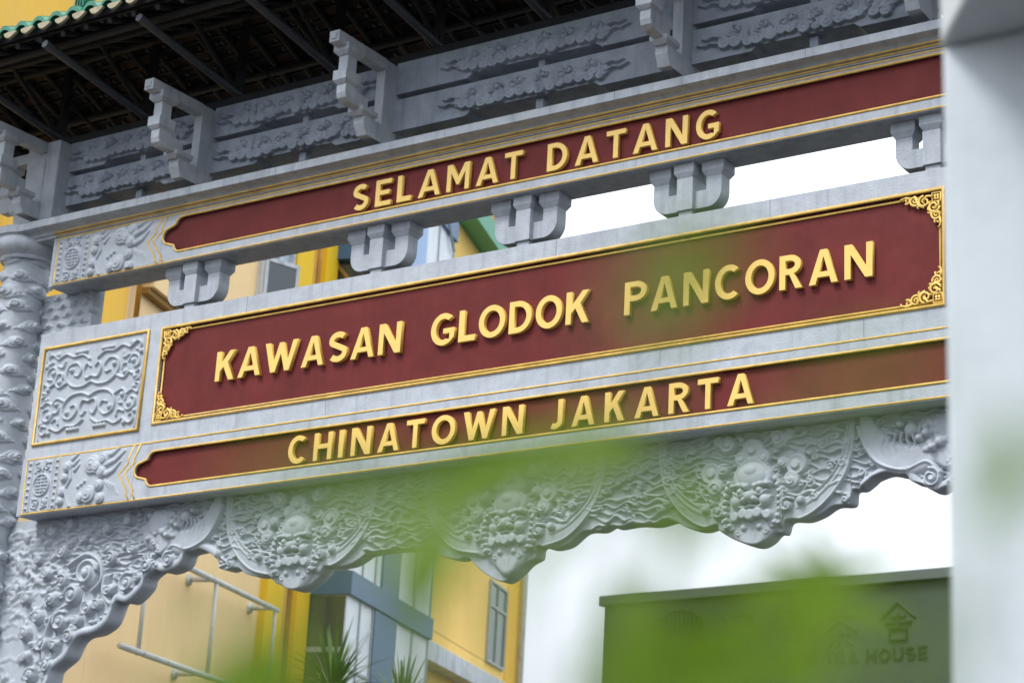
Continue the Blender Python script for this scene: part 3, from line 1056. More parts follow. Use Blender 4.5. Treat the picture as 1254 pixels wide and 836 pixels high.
for i, (a, b) in enumerate(spans):
    for z in (7.938, 8.272):
        key = round(b - a, 1)
        key = 'c' if key > 2.4 else round(b - a, 2)
        if key not in protos:
            k = protos[key] = make_rail(b - a, 3 + i)
        else:
            k = copy_tree(protos[key], gate)
        k.location = ((a + b) / 2, .145, z)
    # short stub between cornice and rail at mid span
    MB().box(-.035, .035, .19, .26, 7.712, 7.97).build("stub_post", M['stone_shaded'], gate, .004).location.x = (a + b) / 2 + .05
    MB().box(-.03, .03, .19, .25, 8.215, 8.31).build("stub_post", M['stone_shaded'], gate, .004).location.x = (a + b) / 2 + .05

# ---- carved frieze under the lower beam --------------------------------------------------
EDGE = [(-5.30, 2.55), (-5.10, 2.62), (-4.95, 2.85), (-4.80, 3.1), (-4.70, 3.3), (-4.66, 3.50), (-4.584, 3.63), (-4.562, 3.724), (-4.418, 3.817), (-4.361, 3.923), (-4.287, 3.986), (-4.119, 4.009), (-3.988, 4.082), (-3.933, 4.204), (-3.904, 4.252),
        (-3.801, 4.238), (-3.711, 4.282), (-3.629, 4.361), (-3.62, 4.421), (-3.521, 4.482), (-3.41, 4.459), (-3.266, 4.489), (-3.217, 4.545), (-3.197, 4.598), (-3.102, 4.61), (-3.05, 4.619), (-2.954, 4.584), (-2.864, 4.53), (-2.836, 4.455), (-2.768, 4.426),
        (-2.654, 4.44), (-2.552, 4.38), (-2.435, 4.351), (-2.303, 4.347), (-2.25, 4.291), (-2.162, 4.256), (-2.038, 4.211), (-1.92, 4.231), (-1.803, 4.303), (-1.76, 4.354), (-1.738, 4.375), (-1.627, 4.366), (-1.505, 4.377), (-1.398, 4.421),
        (-1.36, 4.44), (-1.171, 4.45), (-0.984, 4.447), (-0.818, 4.439), (-0.704, 4.402), (-0.609, 4.357), (-0.483, 4.331), (-0.394, 4.339), (-0.319, 4.275), (-0.209, 4.193), (-0.062, 4.131), (0.053, 4.187), (0.136, 4.253), (0.22, 4.289),
        (0.224, 4.334), (0.251, 4.368), (0.352, 4.343), (0.485, 4.364), (0.615, 4.445), (0.761, 4.44), (0.843, 4.469), (0.896, 4.45), (1.059, 4.457), (1.219, 4.439), (1.372, 4.456), (1.478, 4.399), (1.606, 4.366), (1.743, 4.389), (1.761, 4.345),
        (1.871, 4.274), (2.032, 4.218), (2.129, 4.244), (2.19, 4.296), (2.242, 4.297), (2.278, 4.374), (2.412, 4.367), (2.526, 4.397), (2.624, 4.446), (2.749, 4.445), (2.767, 4.536), (2.835, 4.541), (2.898, 4.58), (2.934, 4.604), (3.03, 4.625),
        (3.127, 4.601), (3.176, 4.596), (3.211, 4.548), (3.295, 4.518), (3.341, 4.48), (3.399, 4.465), (3.445, 4.481)]
EDGE = EDGE + [(-x, z) for x, z in EDGE if x < -3.5][::-1]
EDGE = [(x, z + .012) for x, z in EDGE]
def _smooth_edge(E):
    P = [Vector(p) for p in E]
    q = []
    for i in range(len(P) - 1):
        a, b, c, d = P[max(i - 1, 0)], P[i], P[i + 1], P[min(i + 2, len(P) - 1)]
        for k in range(5):
            t = k / 5
            v = .5 * ((2 * b) + (-a + c) * t + (2 * a - 5 * b + 4 * c - d) * t * t + (-a + 3 * b - 3 * c + d) * t ** 3)
            if not q or v.x > q[-1][0] + 1e-4:
                q.append((v.x, v.y))
    q.append(tuple(P[-1]))
    return q
EDGE = _smooth_edge(EDGE)
ex, ez = np.array([p[0] for p in EDGE]), np.array([p[1] for p in EDGE])
FT = 5.045

def curve_pts(P, n=8):
    P = [Vector(p) for p in P]
    q = []
    for i in range(len(P) - 1):
        a, b, c, d = P[max(i - 1, 0)], P[i], P[i + 1], P[min(i + 2, len(P) - 1)]
        for k in range(n):
            t = k / n
            q.append(tuple(.5 * ((2 * b) + (-a + c) * t + (2 * a - 5 * b + 4 * c - d) * t * t + (-a + 3 * b - 3 * c + d) * t ** 3)))
    q.append(tuple(P[-1]))
    return q

def frieze_relief():
    """left half of the frieze; the right half mirrors it"""
    rd = random.Random(5)
    R = Relief(-5.32, .95, 2.5, FT + .01, .0042)
    # flowing flame and water lines
    R.waves(-5.32, -2.72, 4.42, 5.02, .043, .0135, .026, .013, rd, .9, .02)
    R.waves(-5.32, -4.55, 3.60, 4.42, .060, .0135, .020, .016, rd, .55, .04)
    R.waves(-1.35, -.70, 4.42, 5.02, .046, .016, .038, .016, rd, .95)
    R.waves(-2.72, -1.28, 4.55, 5.02, .046, .0155, .034, .015, rd, .95)
    R.waves(-.78, .8, 4.55, 5.02, .046, .0155, .034, .015, rd, .95)
    def medallion(xc, hw):
        for s in (-1, 1):
            X = lambda v: xc + s * v
            # broad smooth crescent hugging the medallion's edge
            arcp = curve_pts([(X(hw), 5.03), (X(hw - .015), 4.85), (X(hw - .07), 4.68), (X(hw - .19), 4.53), (X(hw - .34), 4.43), (X(.24), 4.39)])
            n = len(arcp)
            for i, p in enumerate(arcp):
                t = i / (n - 1)
                R.disc(p[0], p[1] + .03 * t, .026 + .070 * t ** 1.5, .027, 0, .45)
            R.tube([(p[0] + s * (.018 + .02 * (i / n)), p[1] - .032 * (i / n)) for i, p in enumerate(arcp)], .013, .039)
            R.tube([(p[0] - s * (.030 + .03 * (i / n)), p[1] + .10 * (i / n) ** 1.5) for i, p in enumerate(arcp[:int(n * .72)])], .0095, .046, .008, .04)
            for q in (.25, .55):
                R.tube([(p[0] - s * (.018 - .035 * q), p[1] + .03 * (i / n) + .07 * q * (i / n)) for i, p in enumerate(arcp)][2:int(n * .9)], .006, .040, .005, .038)
            R.spiral(X(.27), 4.475, .052, 1.35, 2.2, s, .012, .022, .045, 1.4)
            R.ball(X(.37), 4.50, .03, .02, .05)
            # upper leaf curls
            R.disc(X(.205), 4.945, .075, .052, 0, .3)
            R.disc(X(.275), 4.975, .05, .045, 0, .3)
            R.spiral(X(.195), 4.945, .058, 1.5, .5, -s, .0125, .022, .045, 1.6)
            R.tube(curve_pts([(X(.25), 4.99), (X(.33), 5.0), (X(.40), 4.97)]), .022, .045, .006, .02)
            # ear plates
            for dx, dz, r, hb in ((.335, 4.755, .088, .046), (.300, 4.655, .066, .050), (.235, 4.775, .050, .054)):
                R.disc(X(dx), dz, r, hb, 0, .22)
            R.disc(X(.330), 4.750, .032, .018, .044, .2)
            R.tube(arc(X(.333), 4.752, .064, .064, 0, 360, 24), .0065, .009, base=.043)
            R.spiral(X(.295), 4.648, .036, 1.1, .3, s, .010, .016, .046, 1.3)
            R.spiral(X(.228), 4.775, .030, 1.1, 2.3, -s, .009, .015, .050, 1.3)
            R.tube(curve_pts([(X(.43), 4.70), (X(.42), 4.62), (X(.37), 4.56)]), .013, .04, .008, .03)
            R.spiral(X(.44), 4.62, .04, 1.3, 1.2, s, .011, .032, 0, 1.5)
            R.spiral(X(.52), 4.88, .042, 1.3, 2.2, -s, .011, .032, 0, 1.5)
            R.spiral(X(.58), 4.72, .04, 1.3, 2.9, s, .011, .032, 0, 1.5)
            R.spiral(X(.47), 4.80, .03, 1.3, .9, s, .010, .030, 0, 1.5)
            R.spiral(X(.63), 4.93, .03, 1.2, .2, s, .010, .030, 0, 1.5)
            # head crest discs
            R.disc(X(.088), 4.835, .056, .060, 0, .2)
            R.spiral(X(.092), 4.832, .032, 1.1, 1.0, s, .010, .014, .056, 1.3)
            # mane of small curls down the cheek
            for k in range(8):
                a = k / 7
                R.ball(X(.175 + .03 * math.sin(a * PI) + .012 * rd.random()), 4.665 - .30 * a, .021, .03, .04)
                R.spiral(X(.205 + .035 * math.sin(a * PI)), 4.64 - .27 * a, .021, 1.0, rd.random() * 6, s, .008, .02, .036, 1.2)
            # brow, eye, cheek, lip
            for k in range(4):
                R.ball(X(.035 + .034 * k), 4.622 + .012 * k - .003 * k * k, .021, .030, .075)
            R.ball(X(.075), 4.587, .026, .032, .078)
            R.tube(curve_pts([(X(.03), 4.58), (X(.075), 4.555), (X(.125), 4.585)]), .011, .028, base=.07)
            R.ball(X(.108), 4.525, .047, .042, .055)
            R.ball(X(.040), 4.528, .024, .036, .082)
            R.tube(curve_pts([(X(.0), 4.49), (X(.07), 4.482), (X(.135), 4.51), (X(.155), 4.55)]), .015, .042, .010, .03, .045)
            R.disc(X(.055), 4.435, .042, .060, .03, .3)
            R.disc(X(.125), 4.42, .040, .048, .03, .3)
            R.spiral(X(.165), 4.36, .035, 1.2, 1.5, s, .010, .03, .02, 1.4)
            R.spiral(X(.11), 4.315, .028, 1.2, 1.5, s, .009, .028, .02, 1.4)
            R.ball(X(.06), 4.345, .028, .03, .035)
        # face in the middle
        R.disc(xc, 4.46, .205, .042, 0, .3, rz=.27)
        R.disc(xc, 4.33, .12, .045, 0, .3, rz=.17)
        R.disc(xc, 4.885, .094, .056, 0, .18)
        R.disc(xc + .004, 4.885, .032, .020, .054, .2)
        R.tube(arc(xc, 4.885, .070, .070, 0, 360, 26), .007, .010, base=.052)
        R.ball(xc, 4.705, .112, .036, .052, rz=.090)
        R.ball(xc, 4.735, .050, .02, .076, rz=.040)
        for q in range(-5, 6):
            R.tube([(xc + .022 * q, 4.80 - .004 * q * q), (xc + .030 * q, 4.845 - .006 * q * q)], .010, .064, .006, .05)
        R.tube(arc(xc, 4.70, .128, .112, 20, 160, 18), .010, .066, .010, .066)
        R.tube(arc(xc, 4.70, .148, .130, 35, 145, 18), .009, .062, .009, .062)
        R.disc(xc, 4.70, .165, .060, 0, .25, rz=.125)
        R.ball(xc, 4.548, .046, .056, .070)
        R.disc(xc, 4.425, .046, .066, .03, .3)
        R.tube([(xc - .02, 4.30), (xc, 4.20)], .02, .05, .012, .045)
    medallion(-2.03, .745)
    medallion(0.0, .79)
    # filler strip between the medallions: larger curls
    for k in range(7):
        R.spiral(-1.05 + .085 * math.sin(k * 2.3), 4.50 + k * .075, .030, 1.25, k * 1.9, 1 if k % 2 else -1, .010, .034, 0, 1.5)
    # ---- dragon fish in the spandrel, from the column to the first medallion
    R.disc(-3.47, 4.83, .25, .045, 0, .5, rz=.17, rot=.3)
    R.ball(-3.50, 4.88, .15, .040, .03, rz=.11, rot=.3)
    for k in range(22):
        R.ball(-3.62 + .30 * rd.random(), 4.74 + .22 * rd.random(), .020 + .012 * rd.random(), .022, .045)
    for k in range(6):
        R.tube(curve_pts([(-3.66 + .05 * k, 4.98), (-3.68 + .05 * k, 4.92), (-3.64 + .05 * k, 4.86)]), .013, .055, .007, .04)
    body = curve_pts([(-2.86, 4.99), (-2.92, 4.84), (-3.02, 4.72), (-3.20, 4.66), (-3.36, 4.70), (-3.45, 4.62)])
    n = len(body)
    for i, p in enumerate(body):
        t = i / (n - 1)
        R.disc(p[0] - .02, p[1] + .03, .045 + .075 * math.sin(t * PI), .050, 0, .5)
    R.tube([(p[0] + .03, p[1] - .03) for p in body], .021, .060)
    for k in range(9):      # fins
        x, z = -3.02 - .045 * k, 4.80 + .01 * k
        R.tube(curve_pts([(x, z + .05), (x + .012, z), (x - .006, z - .05), (x + .01, z - .085)]), .012, .026, .006, .012, .038)
    for p in ((-3.22, 4.90, .052, .03), (-3.335, 4.86, .034, .05), (-3.285, 4.83, .03, .05), (-3.38, 4.755, .030, .06), (-3.14, 4.945, .03, .03), (-3.43, 4.79, .04, .05)):
        R.ball(p[0], p[1], p[2], .042, p[3])
    for k in range(10):
        R.ball(-3.52 - .035 * math.cos(k), 4.72 - .022 * k, .019, .03, .03)
    # whisker curls and scrolls
    big = [(-3.36, 4.555, .068, 1.4, 1), (-3.60, 4.53, .060, .6, -1), (-3.80, 4.40, .085, 1.0, 1), (-4.02, 4.62, .060, 2.0, -1), (-4.28, 4.52, .115, .2, 1), (-4.42, 4.34, .085, 3.0, -1), (-4.22, 4.22, .060, 2.0, 1),
           (-4.52, 4.13, .085, 1.0, 1), (-4.66, 4.33, .060, .5, -1), (-4.40, 3.99, .060, 2.2, -1), (-4.70, 3.96, .070, 3.0, 1), (-4.62, 3.77, .060, 1.5, -1), (-4.80, 3.70, .065, .8, 1), (-4.80, 4.18, .06, 2.8, -1),
           (-4.75, 4.55, .050, 2.0, 1), (-4.60, 4.72, .055, 1.0, -1), (-4.35, 4.82, .050, .3, 1), (-4.10, 4.88, .045, 2.5, -1), (-3.86, 4.93, .045, 1.0, 1), (-4.75, 4.92, .05, .4, -1), (-4.52, 4.95, .04, 1.4, 1),
           (-3.78, 4.68, .045, 1.4, 1), (-4.0, 4.36, .05, 2.6, 1), (-4.90, 3.50, .06, .8, -1), (-4.72, 3.52, .05, 2.0, 1), (-4.95, 4.35, .055, 1.0, 1), (-4.93, 4.05, .06, 2.2, -1), (-4.56, 3.93, .045, .2, 1), (-4.33, 4.12, .04, 1.8, -1), (-4.88, 3.86, .05, 2.9, 1), (-4.12, 4.24, .045, 2.2, -1), (-3.68, 4.44, .04, 2.0, 1), (-4.55, 4.47, .06, 2.4, -1), (-4.86, 4.68, .05, .9, 1)]
    for x, z, r, a, sg in big:
        R.disc(x, z, r * 1.05, .040, 0, .4)
        R.spiral(x, z, r, 1.6, a, sg, max(.012, r * .19), .030, .034, 1.5)
        R.tube(curve_pts([(x + r * math.cos(a), z + r * math.sin(a)), (x + 1.7 * r * math.cos(a + .5 * sg), z + 1.7 * r * math.sin(a + .5 * sg)), (x + 2.6 * r * math.cos(a + .2 * sg), z + 2.6 * r * math.sin(a + .2 * sg))]), r * .2, .045, r * .08, .015)
    R.tube(curve_pts([(-4.05, 4.47), (-4.06, 4.35), (-3.98, 4.25), (-3.84, 4.22)]), .028, .060, .02, .05)
    R.tube(curve_pts([(-4.50, 4.60), (-4.30, 4.68), (-4.14, 4.60), (-4.10, 4.45), (-4.20, 4.36)]), .026, .058, .02, .05)
    R.tube(curve_pts([(-4.66, 3.82), (-4.68, 4.0), (-4.60, 4.20), (-4.45, 4.27)]), .024, .055, .018, .05)
    # bosses scattered through the water
    for k in range(34):
        x = -4.9 + 2.1 * rd.random()
        z = 3.9 + 1.1 * rd.random()
        if z > np.interp(x, ex, ez) + .08:
            R.ball(x, z, .018 + .014 * rd.random(), .02, .024)
    # smooth lip along the edge of the leg
    lip = [(x, z) for x, z in EDGE if x < -2.86]
    for i in range(len(lip) - 1):
        R.tube([(lip[i][0] - .006, lip[i][1] + .024), (lip[i + 1][0] - .006, lip[i + 1][1] + .024)], .042, .044)
    for q_ in ((-4.17, 4.10), (-4.11, 4.105), (-4.05, 4.13), (-4.0, 4.165), (-4.32, 4.09), (-4.38, 4.05), (-3.74, 4.36), (-3.68, 4.41)):
        R.ball(q_[0], q_[1], .019, .020, .03)
    R.H *= 1.05
    return R
Rf = frieze_relief()

def make_frieze():
    xs = np.arange(-5.34, 5.3401, .0066)
    zb = np.interp(xs, ex, ez)
    nv = 138
    T = np.linspace(0, 1, nv)[:, None]
    Z = zb[None, :] + (FT - zb[None, :]) * T
    X = np.repeat(xs[None, :], nv, 0)
    # the carving is mirrored about the middle; the centre medallion spans it
    H = Rf.at(np.minimum(-np.abs(X), 0), Z)
    Y = .205 - H
    # soft front arris
    V = np.stack([X, Y, Z], 2)
    b1 = V[:1].copy(); b1[..., 2] -= .007; b1[..., 1] = np.minimum(V[0, :, 1] + .010, .21)
    b2 = b1.copy(); b2[..., 1] = .325
    b3 = V[-1:].copy(); b3[..., 1] = .325
    V = np.concatenate([b3, b2, b1, V], 0)
    me = grid_mesh("frieze", V, len(xs), nv + 3)
    o = obj("frieze", me, M['stone_carve'], gate)
    o["label"] = "frieze carved with lion faces, dragon fish and waves, scalloped lower edge"
    return o
make_frieze()

# ---- roof ----------------------------------------------------------------------------------
EY, EZ, RY, RZ = -1.02, 8.965, .15, 9.50       # eave and ridge
RL = 8.2
roof = MB()
poly = [(EY, EZ), (RY, RZ), (.30 - EY, EZ), (.30 - EY, EZ + .05), (RY, RZ + .06), (EY, EZ + .05)]
roof = roof.prism(poly, 'x', -RL, RL).build("roof", M['black_wood'], gate)
roof["label"] = "small pitched roof with green glazed eave tiles and dark underside"
sl = Vector((0, RY - EY, RZ - EZ)).normalized()
nrm = Vector((0, -sl.z, sl.y))
# battens and the undersides of the clay tiles
bt = MB()
cl_ = MB()
cl2 = MB()
tmat = []
rd = random.Random(9)
k = 0
t = .05
while t < 1.35:
    p = Vector((0, EY, EZ)) + sl * t - nrm * .012
    bt.box(-RL + .02, RL - .02, p.y - .011, p.y + .011, p.z - .016, p.z + .012)
    x = -RL + .05
    while x < RL - .2:
        q = Vector((0, EY, EZ)) + sl * (t + .06) - nrm * (.002 + .012 * rd.random())
        a = sl * .042
        w = .17
        j = .006 * rd.random()
        cl_.add([(x, q.y - a.y, q.z - a.z - j), (x + w, q.y - a.y, q.z - a.z), (x + w, q.y + a.y, q.z + a.z), (x, q.y + a.y, q.z + a.z - j),
                 (x, q.y - a.y, q.z - a.z + .02), (x + w, q.y - a.y, q.z - a.z + .02), (x + w, q.y + a.y, q.z + a.z + .02), (x, q.y + a.y, q.z + a.z + .02)],
                [(3, 2, 1, 0), (0, 1, 5, 4), (2, 3, 7, 6), (1, 2, 6, 5), (3, 0, 4, 7)])
        tmat += [rd.choice((0, 0, 0, 1, 1, 2))] * 5
        if rd.random() < .8:
            xc_ = x + w * rd.choice((.1, .9))
            cl2.box(xc_ - .006, xc_ + .006, q.y - .03, q.y + .012, q.z - .034, q.z - .012)
        x += .205
    t += .115
def mirror_back(mb):
    n = len(mb.v)
    mb.v += [(x_, .30 - y_, z_) for x_, y_, z_ in mb.v]
    mb.f += [tuple(i_ + n for i_ in f_)[::-1] for f_ in mb.f]
for b_ in (bt, cl_, cl2):
    mirror_back(b_)
tmat = tmat + tmat[::-1]
bt.build("batten", M['black_wood'], roof)
M['terracotta2'] = material("brown_tile", (0.055, 0.026, 0.015), .8, .3, 12, .3, 40, .3)
M['terracotta0'] = material("near_black_tile", (0.008, 0.007, 0.007), .8, .3, 12, .3, 40, .3)  # near-black tone for about half the tile undersides, picked at random
M['clip'] = material("tile_clip", (0.12, 0.115, 0.105), .6, .2, 12, 0, 40, .3)
tu = tag(cl_.build("tile_underside", M['terracotta0'], roof), kind="stuff")
tu.data.materials.append(M['terracotta']); tu.data.materials.append(M['terracotta2'])
tu.data.polygons.foreach_set("material_index", tmat)
tag(cl2.build("tile_clip", M['clip'], roof), kind="stuff")
# rafters under the battens
rm = MB()
a0, a1 = Vector((0, EY + .03, EZ - .05)), Vector((0, RY, RZ - .06))
rm.tube([a0, a1], .026, 8)
rm.tube([(0, .30 - a0.y, a0.z), (0, a1.y + .002, a1.z - .001)], .026, 8)
rme = rm.mesh("rafter")
for i in range(55):
    o = obj("rafter", rme, M['black_wood'], roof)
    o.location.x = -7.5 + i * .27 + .2
# steel poles that carry the eave
pm = MB()
pm.tube([(0, -1.0, 8.862), (0, .24, 8.66)], .036, 12)
pme = pm.mesh("eave_pole")
for i in range(14):
    o = obj("eave_pole", pme, M['pole'], roof, 0, True)
    o.location.x = -7.501 + i * 1.083
    e = o.modifiers.new("edge", 'EDGE_SPLIT'); e.split_angle = math.radians(50)
# king posts and purlins in the roof space
pur = MB()
for y, z in ((.15, 9.40), (-.42, 9.14), (.72, 9.14), (-.80, 8.94)):
    pur.tube([(-RL + .05, y, z), (RL - .05, y, z)], .035, 8)
pur.build("purlin", M['black_wood'], roof)
kp = MB()
kp.box(-.03, .03, .17, .23, 8.55, 9.44)
kp.tube([(0, .2, 8.66), (0, -.42, 9.12)], .022, 6)
kp.tube([(0, .2, 9.05), (.52, .2, 8.62)], .016, 6)
kme = kp.mesh("king_post")
for i in range(14):
    o = obj("king_post", kme, M['black_wood'], roof)
    o.location.x = -7.501 + i * 1.083
MB().box(-5.3, 5.3, .15, .25, 8.56, 8.63).build("wall_plate", M['black_wood'], roof, .004)

# eave tiles: each a green S tile over a pale drip tile, with a dark nail cap
def s_tile():
    mb = MB()
    P = []
    n = 16
    for i in range(n + 1):
        u = i / n
        x = -.103 + .206 * u
        z = .034 * math.sin(u * 2 * PI - .6) + .006 * math.sin(u * 4 * PI)
        P.append((x, z))
    Lg = .34
    th = .020
    V_, F_ = [], []
    for d in (0, Lg):
        base = sl * d
        for x, z in P:
            V_.append((x, base.y, base.z + z + th))
        for x, z in P:
            V_.append((x, base.y, base.z + z - th))
    m_ = n + 1
    for i in range(n):
        F_.append((i, i + 1, 2 * m_ + i + 1, 2 * m_ + i))
        F_.append((m_ + i + 1, m_ + i, 3 * m_ + i, 3 * m_ + i + 1))
        F_.append((m_ + i, m_ + i + 1, i + 1, i))
        F_.append((2 * m_ + i, 2 * m_ + i + 1, 3 * m_ + i + 1, 3 * m_ + i))
    F_ += [(0, 2 * m_, 3 * m_, m_), (n, m_ + n, 3 * m_ + n, 2 * m_ + n)]
    mb.add(V_, F_)
    return mb.mesh("eave_tile")
def drip_tile():
    # crescent tongue that hangs below the trough of the S
    mb = MB()
    n = 12
    top = [(-.080 + .150 * i / n, .012 * math.sin(i / n * PI)) for i in range(n + 1)]
    botm = [(-.080 + .150 * i / n, -.058 * math.sin(i / n * PI) ** .75 - .003) for i in range(n + 1)]
    poly = botm + top[::-1]
    mb.prism(poly, 'y', -.012, .010)
    return mb.mesh("drip_tile")
tme, dme = s_tile(), drip_tile()
nm = MB().lathe([(.0, 0), (.022, .002), (.026, .018), (.018, .034), (.006, .040)], 0, 0, 10).mesh("nail_cap")
M['cap_dark'] = material("dark_glazed_cap", (0.02, 0.024, 0.022), .25, .2, 10, 0, 40, .5)
i = 0
x = -RL + .1
while x < RL - .05:
    o = obj("eave_tile", tme, M['tile_green'], roof, 0, True)
    o.location = (x, EY - .06, EZ + .078)
    o.rotation_euler = (.03 * (rd.random() - .5), .06 * (rd.random() - .5), 0)
    e = o.modifiers.new("edge", 'EDGE_SPLIT'); e.split_angle = math.radians(50)
    o = obj("drip_tile", dme, M['tile_beige'], roof)
    o.location = (x + .055, EY - .050, EZ + .042)
    o.rotation_euler = (-.25 + .1 * rd.random(), .1 * (rd.random() - .5), 0)
    o = obj("nail_cap", nm, M['cap_dark'], roof, 0, True)
    o.location = (x + .095, EY + .02, EZ + .125)
    x += .2027
# field of tile rolls above (seen only edge on), ridge and ridge-end ornaments
fm = MB()
for i in range(80):
    x = -RL + .1 + i * .2027
    for sgn in (1, -1):
        a = Vector((x - .04, RY, RZ + .11))
        b = Vector((x - .04, RY - sgn * (RY - EY - .2), EZ + .185))
        fm.tube([a, b], .055, 8)
fm.build("tile_roll", M['tile_green'], roof, 0, True)
MB().box(-RL, RL, RY - .09, RY + .09, RZ + .02, RZ + .16).build("ridge", M['tile_green'], roof, .02)
def roof_ornament(x, y, z):
    mb = MB()
    mb.box(-.045, .045, -.05, .05, 0, .06)
    mb.frustum((-.032, .032, -.036, .036, .06), (-.06, .06, -.062, .062, .15))
    mb.box(-.066, .066, -.068, .068, .15, .172)
    for k in range(4):
        mb.box(-.055 + k * .03, -.040 + k * .03, -.069, -.055, .07, .15)
    o = mb.build("roof_ornament", M['tile_green'], roof, .004)
    o.location = (x, y, z)
for x in (-3.87, 3.87):
    roof_ornament(x, -.96, 9.035)
#@@BACKGROUND
# ================================================================== YELLOW BUILDING BEHIND
M['cream'] = material("cream_plaster", (0.93, 0.67, 0.35), .8, .05, .8, .1, 30, .3, (0.84, 0.56, 0.28), .4, .5, (0.70, 0.50, 0.30), .25)
M['yellow'] = material("yellow_plaster", (0.92, 0.62, 0.18), .8, .06, .8, .1, 30, .3, (0.72, 0.42, 0.10), .35, .6, (0.62, 0.36, 0.08), .22)
M['orange'] = material("orange_yellow_plaster", (0.92, 0.54, 0.07), .8, .06, .6, .1, 30, .3, (0.80, 0.52, 0.16), .5, .35, (0.66, 0.34, 0.05), .2)
M['deep_yellow'] = material("deep_yellow_paint", (0.88, 0.56, 0.02), .7, .06, 1.0, .1, 30, .3, (0.62, 0.36, 0.01), .3, .8)
M['blue'] = material("blue_cladding", (0.055, 0.13, 0.26), .45, .08, 1.0, .05, 30, .5, (0.09, 0.18, 0.31), .4, .8)
M['sky_blue'] = material("pale_blue_cladding", (0.26, 0.42, 0.68), .4, .06, 1.0, .05, 30, .5)
M['white_panel'] = material("white_cladding", (0.78, 0.83, 0.87), .45, .05, 1.2, .05, 30, .5, (0.45, 0.5, 0.54), .5, 1.4, (0.38, 0.43, 0.46), .5)
M['green'] = material("green_cladding", (0.05, 0.32, 0.17), .45, .08, 1.5, .05, 30, .5, (0.12, 0.42, 0.28), .5, 1.0)
M['grey_line'] = material("grey_aluminium", (0.33, 0.36, 0.38), .4, .05, 3, .0, 30, .5)
M['brown'] = material("brown_trim", (0.30, 0.17, 0.04), .7, .2, 3, .1, 30, .3)
M['ochre'] = material("ochre_painted_pipe", (0.52, 0.27, 0.05), .6, .2, 3, .1, 30, .3)
M['dirty_white'] = material("grimy_white_ledge", (0.60, 0.64, 0.68), .8, .08, 2, .2, 30, .3, (0.20, 0.22, 0.24), .6, 1.6, (0.16, 0.18, 0.19), .75)
M['white_pipe'] = material("white_painted_pipe", (0.62, 0.64, 0.63), .5, .1, 5, .1, 30, .4, (0.22, 0.13, 0.07), .75, 5.0)
def glass(name, c):
    mt = material(name, c, .06, .05, 1, 0, 30, .7)
    return mt
M['glass'] = glass("window_glass", (0.05, 0.065, 0.08))
M['glass_green'] = glass("greenish_glass", (0.05, 0.075, 0.065))
M['curtain'] = material("pale_curtain", (0.42, 0.48, 0.55), .8, .2, 2, .1, 20, .3)

bld = empty("yellow_building", (-16.225, 23.262, 0), math.atan2(.93, -.369))
tag(bld, "tall cream and yellow building with blue and white glazed bay behind the gate", "building")
BH = 26.0
def bbox(name, mat, x0, x1, p, z0, z1, parent=None, back=.5, bevel=.01):
    """box on the facade: from p metres proud of it to `back` behind it"""
    return MB().box(x0, x1, -p, back, z0, z1).build(name, M[mat], parent or bld, bevel)
wall_o = bbox("wall", 'orange', -24.7, -20.42, 0, 7.6, BH, back=14)
wall_l = bbox("wall", 'cream', -24.7, -20.42, 0, 0, 7.598, back=14)
wall_c = bbox("wall", 'cream', -20.418, -15.42, 0, 0, BH, back=14)
wall_y = bbox("wall", 'yellow', -15.418, -7.0, 0, 0, BH, back=14)
wall_d = bbox("wall", 'yellow', -6.998, -1.32, 0, 0, 15.17, back=14)
wall_t = bbox("wall", 'cream', -6.998, 0, 0, 15.175, BH, back=14)
wall_k = bbox("wall", 'orange', -1.318, 0, .03, 0, 15.17, back=14)
bbox("parapet", 'cream', -24.8, .1, .12, BH + .002, BH + .9, back=14.1)
# pilasters and rain pipes
bbox("pilaster", 'deep_yellow', -15.40, -14.72, .10, 0, BH)
bbox("pilaster", 'deep_yellow', -14.18, -13.66, .10, 0, BH)
def vpipe(x, y, z0, z1, r, mat, parent=bld, name="rain_pipe"):
    return MB().tube([(x, y, z0), (x, y, z1)], r, 10).build(name, M[mat], parent, 0, True)
vpipe(-14.46, -.08, 0, 24, .04, 'ochre')
vpipe(-20.33, -.08, 7.7, 24, .032, 'ochre')
vpipe(-.35, -.12, 0, 24, .07, 'white_pipe')
vpipe(-20.05, -.06, 9.2, 24, .09, 'cream')
bbox("string_course", 'brown', -20.1, -16.9, .10, 9.06, 9.14)
bbox("string_course", 'cream', -20.1, -16.9, .16, 9.142, 9.36)
bbox("groove", 'brown', -9.0, -1.4, .004, 7.115, 7.135)
bbox("ledge", 'dirty_white', -9.0, -.9, .34, 6.40, 6.75)
bbox("groove", 'brown', -20.3, -15.45, .004, 6.92, 6.945)
vpipe(-4.2, -.1, 15.62, 20, .05, 'cream')
MB().tube([(-5.2, -.12, 16.35), (-3.4, -.12, 16.35)], .05, 8).build("wall_pipe", M['dirty_white'], bld, 0, True)
gr = bbox("green_canopy", 'green', -7.0, .3, .42, 15.17, 15.62)
bbox("seam", 'grey_line', -5.95, -5.93, .423, 15.18, 15.61, gr, -.41)
bbox("seam", 'grey_line', -4.55, -4.53, .423, 15.18, 15.61, gr, -.41)

